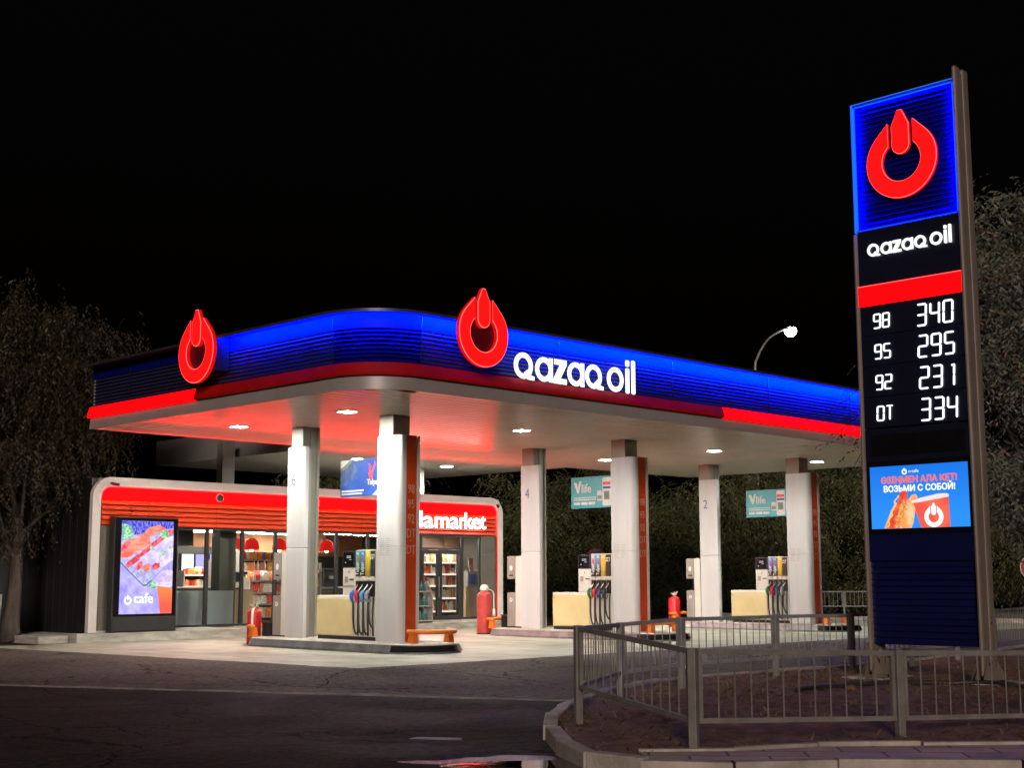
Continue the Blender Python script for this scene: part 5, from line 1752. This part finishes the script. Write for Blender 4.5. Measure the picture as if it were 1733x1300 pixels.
def shelving(x0, x1, y, zs, lab, m='shelf', back='shop_dark', top=None, lit=False, depth=.38):
    t = thing('shelf_unit', lab, 'shelves', ((x0 + x1) / 2, y, .262))
    top = top or zs[-1] + .42
    obj('back_panel', MB().box(x0, x1, y + depth - .02, y + depth, .265, top), back, t)
    for x in (x0 - .03, x1):
        obj('side_panel', MB().box(x, x + .03, y, y + depth, .265, top), m, t)
    for z in zs:
        sh_ = obj('shelf', MB().box(x0, x1, y, y + depth - .021, z - .025, z), m, t)
        obj('price_strip', MB().box(x0, x1, y - .012, y - .001, z - .035, z + .012), 'shelf_lit' if lit else 'shelf', sh_)
    return t
def fill(x0, x1, y, z, kinds, cols, n, s, place, grp):
    for i in range(n):
        x = x0 + (i + .5) * (x1 - x0) / n + random.uniform(-.01, .01)
        product(random.choice(kinds), random.choice(cols), x, y + random.uniform(0, .03), z + .001, s * random.uniform(.88, 1.08), place, grp)
rows5 = ['on the lowest shelf', 'on the second lowest shelf', 'on the middle shelf', 'on the second highest shelf', 'on the top shelf']
zz = [.50, .90, 1.28, 1.64, 2.00]
shelving(29.02, 29.78, 32.2, zz, 'lit drinks shelves seen through the right door leaf', lit=True, top=2.45)
for z, r_ in zip(zz, rows5):
    fill(29.04, 29.76, 32.30, z, ['bottle', 'bottle', 'bottle', 'box'], ['orange', 'cream', 'white', 'white', 'cream', 'red', 'amber'], 13, 1.0, r_ + ' seen through the right door leaf', 'goods on the drinks shelves')
shelving(28.30, 28.95, 32.2, zz, 'lit shelves seen through the left door leaf', lit=True, top=2.45)
for z, r_ in zip(zz, rows5):
    fill(28.32, 28.93, 32.30, z, ['bottle', 'bottle', 'box', 'bag'], ['orange', 'cream', 'white', 'white', 'brown', 'red'], 10, 1.0, r_ + ' seen through the left door leaf', 'goods on the shelves by the door')
z4 = [.45, .80, 1.12, 1.45]
shelving(22.5, 23.5, 32.8, z4, 'low white snack rack between the counter and the column', top=1.55)
for z, r_ in zip(z4, rows5):
    fill(22.52, 23.48, 32.9, z, ['bag', 'bag', 'box'], ['red', 'cream', 'orange', 'white', 'cream'], 11, 1.05, r_ + ' of the low snack rack', 'goods on the snack rack')
z6 = [.6, 1.0, 1.4, 1.75, 2.08]
shelving(23.9, 26.4, 35.4, z6, 'tall pale shelves of goods along the back of the shop', top=2.4)
for z, r_ in zip(z6, rows5):
    fill(23.92, 26.38, 35.5, z, ['bag', 'box', 'bottle'], ['white', 'cream', 'brown', 'orange', 'red', 'amber', 'blue', 'green'], 20, 1.1, r_ + ' along the back of the shop', 'goods on the back shelves')
shelving(23.5, 24.1, 31.7, [.55, .95, 1.32, 1.68], 'slim goods stand just right of the pump number 6 column', top=1.95)
for z, r_ in zip([.55, .95, 1.32, 1.68], rows5):
    fill(23.52, 24.08, 31.8, z, ['box', 'bottle'], ['cream', 'brown', 'red', 'green'], 5, .95, r_ + ' of the slim stand', 'goods on the slim stand')
shelving(26.3, 27.0, 32.6, [.6, 1.0, 1.4, 1.75], 'goods rack hidden partly by the red column', top=2.1)
for z, r_ in zip([.6, 1.0, 1.4, 1.75], rows5):
    fill(26.32, 26.98, 32.7, z, ['box', 'bottle'], ['cream', 'amber', 'white'], 6, .95, r_ + ' of the rack beside the red column', 'goods on the column rack')
shelving(20.8, 21.45, 33.5, [1.30, 1.62], 'small lit snack display on the dark counter', lit=True, top=1.74, depth=.3)
for z, r_ in zip([1.30, 1.62], rows5):
    fill(20.82, 21.43, 33.57, z, ['box', 'bag'], ['orange', 'red', 'cream'], 6, .8, r_ + ' of the small snack display', 'goods on the snack display')
shelving(21.95, 22.45, 33.95, [.7, 1.05, 1.4, 1.72], 'lit goods rack just left of the interior column', lit=True, top=2.05)
for z, r_ in zip([.7, 1.05, 1.4, 1.72], rows5):
    fill(21.97, 22.43, 34.03, z, ['box', 'bag'], ['orange', 'cream', 'brown'], 5, .95, r_ + ' of the rack by the interior column', 'goods on the column side rack')
# outdoor rack of dark bottles
t = thing('bottle_rack', 'grey outdoor rack of dark green bottles left of the shop door', 'rack', (26.95, 30.8, .215))
xa, xb = 26.35, 27.34
for x in (xa - .03, xb):
    mb = MB()
    mb.v = [(xx, yy, zz_) for xx in (x, x + .03) for yy, zz_ in ((30.58, .218), (30.94, .218), (30.94, 1.42), (30.80, 1.42), (30.58, .95))]
    mb.f = [(4, 3, 2, 1, 0), (5, 6, 7, 8, 9)] + [(i, (i + 1) % 5, 5 + (i + 1) % 5, 5 + i) for i in range(5)]
    obj('side_panel', mb, 'binbox', t)
for z, y0 in ((.30, 30.59), (.72, 30.60), (1.14, 30.70)):
    obj('shelf', MB().box(xa, xb - .001, y0, 30.93, z - .03, z), 'shelf', t)
for (z, y0), r_ in zip(((.30, 30.70), (.72, 30.72), (1.14, 30.80)), rows5):
    for i in range(7):
        product('bottle', 'teal', xa + .08 + i * .135, y0, z + .001, .95, r_ .replace('middle', 'top') + ' of the outdoor rack', 'bottles on the outdoor rack')
# leaflet stand inside the right window
t = thing('leaflet_stand', 'slim pale stand with a blue label and a tilted leaflet right of the door', 'stand', (29.7, 31.5, .262))
obj('post', MB().box(29.50, 29.78, 31.45, 31.60, .265, 1.25), 'wood', t, bevel=.01)
bx_ = obj('sign_box', MB().box(29.48, 29.88, 31.35, 31.62, 1.252, 1.72), 'binbox', t, bevel=.01)
obj('label', MB().prism(south(31.349, 0), rect(29.54, 29.83, 1.32, 1.64), 0, .003), 'tulpar_blue', bx_)
k = MB()
k.v = [(29.60, 31.40, 1.723), (29.80, 31.40, 1.723), (29.86, 31.52, 2.12), (29.68, 31.52, 2.14), (29.60, 31.42, 1.723), (29.80, 31.42, 1.723), (29.86, 31.54, 2.12), (29.68, 31.54, 2.14)]
k.f = [(0, 1, 2, 3), (7, 6, 5, 4), (0, 4, 5, 1), (1, 5, 6, 2), (2, 6, 7, 3), (3, 7, 4, 0)]
obj('leaflet', k, 'poster_pink', t)

# ------------------------------------------------------------------ fences
def fence(name, label, posts, m, low=(.37, .47), nbar=12, side=(0, 0), pw=.035, bar=.0068, post_low=None):
    """posts: (x, y, top z, has_post)"""
    t = thing(name, label, 'fence', (posts[0][0], posts[0][1], .1))
    for i, (x, y, zt) in enumerate(posts):
        zb = soil_z(x, y) - .08 if inside(x, y, soil_poly) else -.02
        nx_ = posts[min(i + 1, len(posts) - 1)]
        pv_ = posts[max(i - 1, 0)]
        a = math.atan2(nx_[1] - pv_[1], nx_[0] - pv_[0])
        mb = MB().box(-pw, pw, -pw, pw, zb, zt)
        ca, sa = math.cos(a), math.sin(a)
        mb.v = [(x + ca * p - sa * q, y + sa * p + ca * q, z) for p, q, z in mb.v]
        obj('post', mb, m, t, bevel=.006)
    for (x0, y0, z0), (x1, y1, z1) in zip(posts[:-1], posts[1:]):
        d = Vector((x1 - x0, y1 - y0))
        L = d.length
        d /= L
        n = Vector((-d.y, d.x))
        s0, s1 = pw + .012, L - pw - .012
        def pt(s, o, z): return (x0 + d.x * s + n.x * o, y0 + d.y * s + n.y * o, z)
        ht = lambda s: z0 + (z1 - z0) * s / L
        mb = MB()
        def beam(sa, sb, za, zb, hw, th):
            k = len(mb.v)
            for s_, z_ in ((sa, za), (sb, zb)):
                mb.v += [pt(s_, -hw, z_ - th), pt(s_, hw, z_ - th), pt(s_, hw, z_), pt(s_, -hw, z_)]
            mb.f += [(k, k + 1, k + 2, k + 3), (k + 7, k + 6, k + 5, k + 4)] + [(k + q, k + 4 + q, k + 4 + (q + 1) % 4, k + (q + 1) % 4) for q in range(4)]
        dn = .565
        beam(s0, s1, ht(s0) - .008, ht(s1) - .008, .02, .045)
        beam(s0, s1, ht(s0) - dn, ht(s1) - dn, .02, .04)
        for s_ in (s0, s1 - .035):
            k = len(mb.v)
            for zz_ in (ht(s_) - dn, ht(s_) - .053):
                mb.v += [pt(s_, -.018, zz_), pt(s_ + .035, -.018, zz_), pt(s_ + .035, .018, zz_), pt(s_, .018, zz_)]
            mb.f += [(k + q, k + (q + 1) % 4, k + 4 + (q + 1) % 4, k + 4 + q) for q in range(4)]
        pn = obj('panel_frame', mb, m, t)
        bb = MB()
        nb = max(4, int(L / .168))
        for q in range(1, nb):
            s_ = s0 + .035 + (s1 - s0 - .07) * q / nb
            bb.tube([pt(s_, 0, ht(s_) - dn - .01), pt(s_, 0, ht(s_) - .05)], bar, 6, caps=False)
        obj('bars', bb, m, pn)
    return t
near = [(10.11, 9.18, 1.046), (9.14, 7.04, .936), (11.02, 6.25, .878), (12.9, 5.46, .835), (14.8, 4.66, .83), (16.7, 3.86, .83), (18.6, 3.06, .83)]
far = [(10.11 + .06, 9.18 + .09, 1.046), (12.57, 10.75, .986), (13.86, 10.85, 1.02), (16.18, 11.03, 1.0), (18.17, 11.05, .982), (20.1, 11.15, .965), (22.1, 11.4, .95), (24.1, 11.7, .94), (26.1, 12.0, .94), (28.1, 12.3, .94)]
fence('barrier_fence', 'low brownish steel bar fence along the front of the planted island', near, 'fence')
far[0] = (10.22, 9.27, 1.04)
fence('barrier_fence', 'dark steel bar fence between the planted island and the forecourt', far, 'fence_grey')

# ------------------------------------------------------------------ trees
def leaves_mesh(centres, n, size, spread, seed, droop=.3, aspect=.34, per=11):
    """leaves strung along short drooping twigs that start in the clumps"""
    rr = random.Random(seed)
    V, F = [], []
    while len(F) < n:
        c = rr.choice(centres)
        r = c[3] * spread
        p = Vector((c[0] + rr.gauss(0, r), c[1] + rr.gauss(0, r), c[2] + rr.gauss(0, r * .75)))
        a = rr.uniform(0, 6.283)
        d = Vector((math.cos(a), math.sin(a), rr.uniform(-.3, .5))).normalized()
        for q in range(per):
            d = (d + Vector((rr.uniform(-.12, .12), rr.uniform(-.12, .12), -droop * .22))).normalized()
            p = p + d * size * .55
            s = size * rr.uniform(.6, 1.3) * (1 - .4 * q / per)
            side = d.cross(Vector((0, 0, 1)))
            side = side.normalized() if side.length > .01 else Vector((1, 0, 0))
            e = (d * rr.uniform(.4, 1) + side * rr.uniform(.5, 1.1) * (1 if q % 2 else -1) + Vector((0, 0, -droop * rr.uniform(.2, .9)))).normalized()
            w = e.cross(Vector((rr.uniform(-1, 1), rr.uniform(-1, 1), rr.uniform(.2, 1.2)))).normalized() * s * aspect * .5
            k = len(V)
            V += [tuple(p), tuple(p + e * s * .5 + w), tuple(p + e * s), tuple(p + e * s * .5 - w)]
            F.append((k, k + 1, k + 2, k + 3))
    mb = MB()
    mb.v, mb.f = V, F
    return mb
def tree_parts(t, x, y, z0, trunk_h, r0, crown, nclump, nleaf, leaf, seed, lm, bm, spread=.45, lean=(0, 0), droop=.3, limbs=8, sub=2):
    """crown: (cx, cy, cz, rx, ry, rz)"""
    rr = random.Random(seed)
    top = Vector((x + lean[0], y + lean[1], z0 + trunk_h))
    tp = []
    for q in range(8):
        s = q / 7
        tp.append(Vector((x, y, z0)).lerp(top, s) + Vector((rr.uniform(-.04, .04), rr.uniform(-.04, .04), 0)) * (1 if 0 < q else 0))
    rad = [r0 * (1.35 if q == 0 else 1.1 if q == 1 else 1 - .45 * q / 7) for q in range(8)]
    tb = MB().tube(tp, rad, 12)
    cx, cy, cz, rx, ry, rz = crown
    cl = []
    while len(cl) < nclump:
        u = Vector((rr.gauss(0, 1), rr.gauss(0, 1), rr.gauss(0, 1))).normalized() * rr.uniform(.35, 1.0) ** .6
        k = rr.uniform(.82, 1.18)
        c = (cx + u.x * rx * k, cy + u.y * ry * k, cz + u.z * rz * k, rr.uniform(.55, 1.3) * min(rx, ry) * .36)
        cl.append(c)
    ends = rr.sample(cl, min(limbs, len(cl)))
    br = MB()
    for c in ends:
        p0 = tp[rr.choice((4, 5, 6, 7))]
        e = Vector(c[:3])
        mid = p0.lerp(e, .5) + Vector((rr.uniform(-.3, .3), rr.uniform(-.3, .3), rr.uniform(.0, .5)))
        pts = smooth_path([p0, mid, e], 5)
        br.tube(pts, [max(.012, r0 * .30 * (1 - .9 * i / (len(pts) - 1))) for i in range(len(pts))], 7)
        for _ in range(sub):
            q = rr.choice(pts[3:])
            c2 = rr.choice(cl)
            if (Vector(c2[:3]) - q).length < 2.6:
                br.tube(smooth_path([q, q.lerp(Vector(c2[:3]), .5) + Vector((0, 0, rr.uniform(-.1, .25))), Vector(c2[:3])], 3), [.03, .026, .022, .018, .014, .010, .007], 5)
    obj('trunk', tb, bm, t, smooth=True)
    obj('branches', br, 'bark' if bm == 'bark_light' else bm, t, smooth=True)
    obj('crown', leaves_mesh(cl, nleaf, leaf, spread, seed + 1, droop), lm, t)
    return cl
# big tree at the left beside the shop
t = thing('leafy_tree', 'tall olive leaved tree with a bare grey trunk left of the shop', 'tree', (15.35, 32.35, 0))
tree_parts(t, 15.35, 32.35, 0, 3.0, .19, (15.9, 33.3, 5.9, 2.5, 2.2, 3.1), 130, 70000, .145, 41, 'leaf_a', 'bark_light', .50, (.10, .1), 1.3, 9, 2)
t = thing('leafy_tree', 'dark tree behind the big tree at the left edge', 'tree', (11.2, 35.5, 0))
tree_parts(t, 11.2, 35.5, 0, 3.0, .20, (11.6, 35.5, 5.2, 3.0, 2.5, 2.6), 40, 8000, .22, 43, 'leaf_a', 'bark', .62, (0, 0), .5, 10, 2)
# short limewashed trunk standing next to it
tag(obj('tree_stump', MB().tube([(14.95, 32.5, 0), (14.97, 32.5, .6), (15.0, 32.5, 1.15)], [.16, .14, .13], 12), 'kerb', smooth=True), 'short pale limewashed trunk at the left edge beside the big tree', 'trunk')
# tree behind the price tower
t = thing('leafy_tree', 'tall tree with grey green and reddish leaves behind the price tower', 'tree', (21.5, 9.2, .1))
CL = tree_parts(t, 21.5, 9.2, .05, 2.4, .14, (21.4, 9.75, 4.85, 1.75, 1.75, 3.0), 90, 52000, .115, 57, 'leaf_c', 'bark', .50, (-.1, .1), .7, 20, 4)
# a drooping spray that shows left of the tower against the canopy
sp_c, br = [], MB()
for (a, b, c) in (((21.2, 11.1, 5.0), (21.2, 12.1, 5.0), (21.3, 13.0, 4.55)), ((21.2, 11.1, 4.6), (21.2, 12.2, 4.5), (21.3, 13.2, 3.95)), ((21.2, 11.1, 5.3), (21.2, 12.0, 5.45), (21.3, 12.7, 5.15)), ((21.2, 11.1, 4.3), (21.2, 12.2, 4.0), (21.3, 12.8, 3.4))):
    pts = smooth_path([a, b, c], 8)
    br.tube(pts, [.016 * (1 - .8 * i / (len(pts) - 1)) for i in range(len(pts))], 5)
    for p in pts[5:]:
        sp_c.append((p.x, p.y, p.z, .10))
obj('twigs', br, 'bark', t)
obj('leaves', leaves_mesh(sp_c, 420, .085, 1.0, 78, .8, per=7), 'leaf_c', t)
# trees in the dark behind the forecourt
protos_t = []
for s in range(4):
    t = thing('background_tree', '', 'tree', (0, 0, 0), 'dark trees behind the forecourt')
    tree_parts(t, 0, 0, 0, 2.2, .16, (0, 0, 3.2, 2.8, 2.8, 2.6), 56 - 8 * s, 20000, .17, 90 + s * 7, 'leaf_b' if s % 2 else 'leaf_d', 'bark', .42, (.1, 0), .8, 9, 1)
    protos_t.append(t)
spots = [(40.5, 47, 1.08, 'just right of the shop'), (43, 42.5, 1.12, 'seen left of the pump number 4 column'), (46, 42.0, 1.15, 'behind the pump number 4 column'), (48.0, 39, 1.1, 'behind the first teal board'), (50.5, 38.0, 1.15, 'behind the round blue sign'), (50.5, 34.6, 1.05, 'just right of the middle red column'), (53.5, 35.0, 1.2, 'between the middle and right islands'), (53.5, 31.6, 1.05, 'seen left of the pump number 2 column'), (56.5, 31.5, 1.15, 'behind the second teal board'), (55.5, 28.2, 1.05, 'behind the right fuel pump'), (57.5, 25.6, 1.22, 'just right of the right red column'), (58, 22.5, 1.08, 'nearest the price tower on its left'), (62, 20.0, 1.15, 'hidden mostly by the price tower'), (60, 17.2, .95, 'low behind the price tower on its right'), (63, 14.5, 1.0, 'at the right edge behind the round red sign'), (37.5, 50, 1.0, 'behind the right corner of the shop')]
rr = random.Random(3)
for i, (x, y, s, w) in enumerate(spots):
    o = protos_t[i] if i < 4 else copy_tree(protos_t[i % 4])
    o.location = (x, y, -.05)
    o.scale = (s, s, s * rr.uniform(.78, 1.22))
    o.rotation_euler = (0, 0, rr.uniform(0, 6.28))
    o['label'] = 'dark bushy tree ' + w

# ------------------------------------------------------------------ left cladding wall
t = thing('boundary_wall', 'black metal clad wall with thin pale seams left of the shop', 'wall', (13, 33.65, 0))
obj('cladding', MB().box(4.0, 17.95, 33.6, 33.7, .0, 3.2), 'black_wall', t)
mb = MB()
for i in range(24):
    x = 17.75 - i * .37
    mb.box(x - .012, x + .012, 33.585, 33.599, .1, 3.15)
obj('seams', mb, 'seam', t)

# ------------------------------------------------------------------ street lamps and far things
M['lamp_glow'] = em('street_lamp_glow', (1.0, .97, .88), 40)
M['far_glow'] = em('far_lamp_glow', (.9, .97, 1.0), 3.0)
M['pole'] = mat('lamp_pole', (.30, .29, .27), .5, .3)
def street_lamp(x, y, h, arm, label):
    t = thing('street_lamp', label, 'street lamp', (x, y, 0))
    ax, ay = arm
    L = math.hypot(ax, ay)
    pts = smooth_path([(x, y, 0), (x, y, h * .4), (x, y, h * .8), (x + ax * .08, y + ay * .08, h * .88), (x + ax * .4, y + ay * .4, h * .955), (x + ax * .85, y + ay * .85, h)], 6)
    obj('pole', MB().tube(pts, [.11 - .065 * i / (len(pts) - 1) for i in range(len(pts))], 10), 'pole', t, smooth=True)
    hx, hy = x + ax, y + ay
    ux, uy = ax / L, ay / L
    mb = MB()
    prof = [(-.45, .08, .06), (-.3, .16, .10), (.1, .20, .12), (.4, .14, .08), (.5, .05, .04)]
    k = 10
    for s, w, hh in prof:
        for q in range(k):
            a = 2 * math.pi * q / k
            mb.v.append((hx + ux * s - uy * w * math.cos(a), hy + uy * s + ux * w * math.cos(a), h + .05 + s * .12 + hh * math.sin(a)))
    for i in range(len(prof) - 1):
        mb.f += [(i * k + q, i * k + (q + 1) % k, (i + 1) * k + (q + 1) % k, (i + 1) * k + q) for q in range(k)]
    mb.f += [tuple(range(k))[::-1], tuple(4 * k + q for q in range(k))]
    hd = obj('lamp_head', mb, 'pole', t, smooth=True)
    mb = MB().lathe(hx, hy, [(.42 * math.sin(R(q)) * .88 + .004, h - .10 - .37 * math.cos(R(q))) for q in range(0, 121, 15)], 18)  # glow built into the shape: bowl widened to the size of the lamp's halo
    obj('glow_bowl', mb, 'lamp_glow', hd, smooth=True)
    return t
street_lamp(69.5, 48.3, 16.95, (3.1, -.6), 'tall curved street lamp shining above the right end of the canopy')
# distant points of light among the trees: small far lamps on poles
for i, (x, y, z, w) in enumerate(((74.5, 48.2, 4.9, 'seen just left of the second teal board at its top'), (70.0, 47.5, 3.3, 'low between the number 2 column and the second teal board'), (74.2, 42.4, 4.5, 'right of the right red column among the trees'))):
    t = thing('far_lamp', 'tiny distant white lamp ' + w, 'lamp', (x, y, 0), 'distant lamps')
    obj('pole', MB().tube([(x, y, 0), (x, y, z)], .05, 6), 'pole', t)
    obj('lamp_head', MB().lathe(x, y, [(.03, z + .001), (.14, z + .08), (.16, z + .2), (.06, z + .3)], 10), 'far_glow', t)
# thin dark mast at the far left
tag(obj('mast', MB().tube([(22.0, 49.5, 0), (22.0, 49.5, 15.5)], [.10, .05], 8), 'alu'), 'thin dark mast at the left edge against the night sky', 'mast')
# posts carrying the link roof above the shop
for x, w in ((21.75, 'left'), (28.9, 'right')):
    tag(obj('roof_post', MB().box(x - .16, x + .16, 33.0, 33.3, 3.971, 5.4).box(x + .165, x + .28, 33.05, 33.25, 3.971, 5.4), 'shaft', bevel=.01), 'grey post on the shop roof under the ' + w + ' part of the link roof', 'post')

# road signs
def round_sign(x, y, z, r, label, kind, face):
    t = thing('road_sign', label, 'road sign', (x, y, 0))
    d = Vector((-x, -y, 0)).normalized()
    px = Vector((-d.y, d.x, 0))
    px = -px if px.dot(rt) < 0 else px
    fr = lambda u, v, w=0: (x + px.x * u + d.x * w, y + px.y * u + d.y * w, z + v)
    obj('post', MB().tube([(x - d.x * .05, y - d.y * .05, -.02), (x - d.x * .05, y - d.y * .05, z + r * .8)], .035, 8), 'pole', t)
    if kind == 'nopark':
        f = obj('face', MB().disc(fr, 0, 0, r, -.01, .0, 32), 'sign_blue', t)
        obj('rim', MB().ring(fr, 0, 0, r, r * .82, .0005, .004, 32), 'sign_red', f)
        obj('bar', MB().prism(fr, [(-.60 * r, .56 * r), (-.5 * r, .66 * r), (.60 * r, -.56 * r), (.5 * r, -.66 * r)][::-1], .0005, .003), 'sign_red', f)
    else:
        f = obj('face', MB().disc(fr, 0, 0, r, -.01, .0, 32), 'sign_red', t)
        obj('rim', MB().ring(fr, 0, 0, r, r * .92, .0005, .004, 32), 'pole', f)
        obj('bar', MB().prism(fr, rect(-r * .7, r * .7, -r * .14, r * .14), .0005, .003), 'pole', f)
    return t
M['sign_blue'] = mat('sign_blue', (.02, .035, .16), .4)
M['sign_red'] = mat('sign_red', (.25, .015, .012), .5)
round_sign(42.4, 37.5, 2.35, .36, 'round blue no parking sign with a red rim behind the middle pump', 'nopark', None)
round_sign(41.2, 18.62, 1.80, .42, 'round red no entry sign at the right edge behind the trees', 'noentry', None)

# far fence, kerb and yellow container beyond the forecourt
def far_fence(x0, y0, x1, y1, label):
    n = max(2, int(math.hypot(x1 - x0, y1 - y0) / 2.3))
    fence('barrier_fence', label, [(x0 + (x1 - x0) * i / n, y0 + (y1 - y0) * i / n, 1.0) for i in range(n + 1)], 'fence_grey', bar=.012)
far_fence(44.5, 31.2, 49.5, 26.5, 'far grey bar fence beyond the right end of the forecourt')
struct('kerb', MB().box(44, 44.25, 15, 33, -.05, .16), 'kerb')
M['yellow'] = mat('yellow_paint', (.62, .38, .01), .45)
t = thing('yellow_container', 'low yellow container with a rusty prop beyond the far fence', 'container', (57, 33, 0))
mb = MB()
mb.v = [(55.6, 33.8, .35), (58.2, 31.2, .35), (58.6, 31.6, .35), (56.0, 34.2, .35), (55.4, 34.0, 1.25), (58.4, 31.0, 1.25), (58.8, 31.4, 1.25), (55.8, 34.4, 1.25)]
mb.f = [(0, 3, 2, 1), (4, 5, 6, 7), (0, 1, 5, 4), (1, 2, 6, 5), (2, 3, 7, 6), (3, 0, 4, 7)]
obj('body', mb, 'yellow', t, bevel=.03)
obj('skid', MB().tube([(55.8, 33.7, .12), (58.1, 31.4, .12)], .12, 6).tube([(55.8, 33.7, .1), (55.8, 33.7, .36)], .08, 6).tube([(58.1, 31.4, .1), (58.1, 31.4, .36)], .08, 6), 'alu', t)
M['rust'] = mat('rusty_steel', (.20, .06, .03), .7)
obj('prop', MB().tube([(57.0, 32.2, 1.2), (56.0, 33.2, 3.4)], .09, 6), 'rust', t)
struct('kerb', MB().box(30, 33, 9.9, 10.2, .0, .3), 'kerb', bevel=.02)
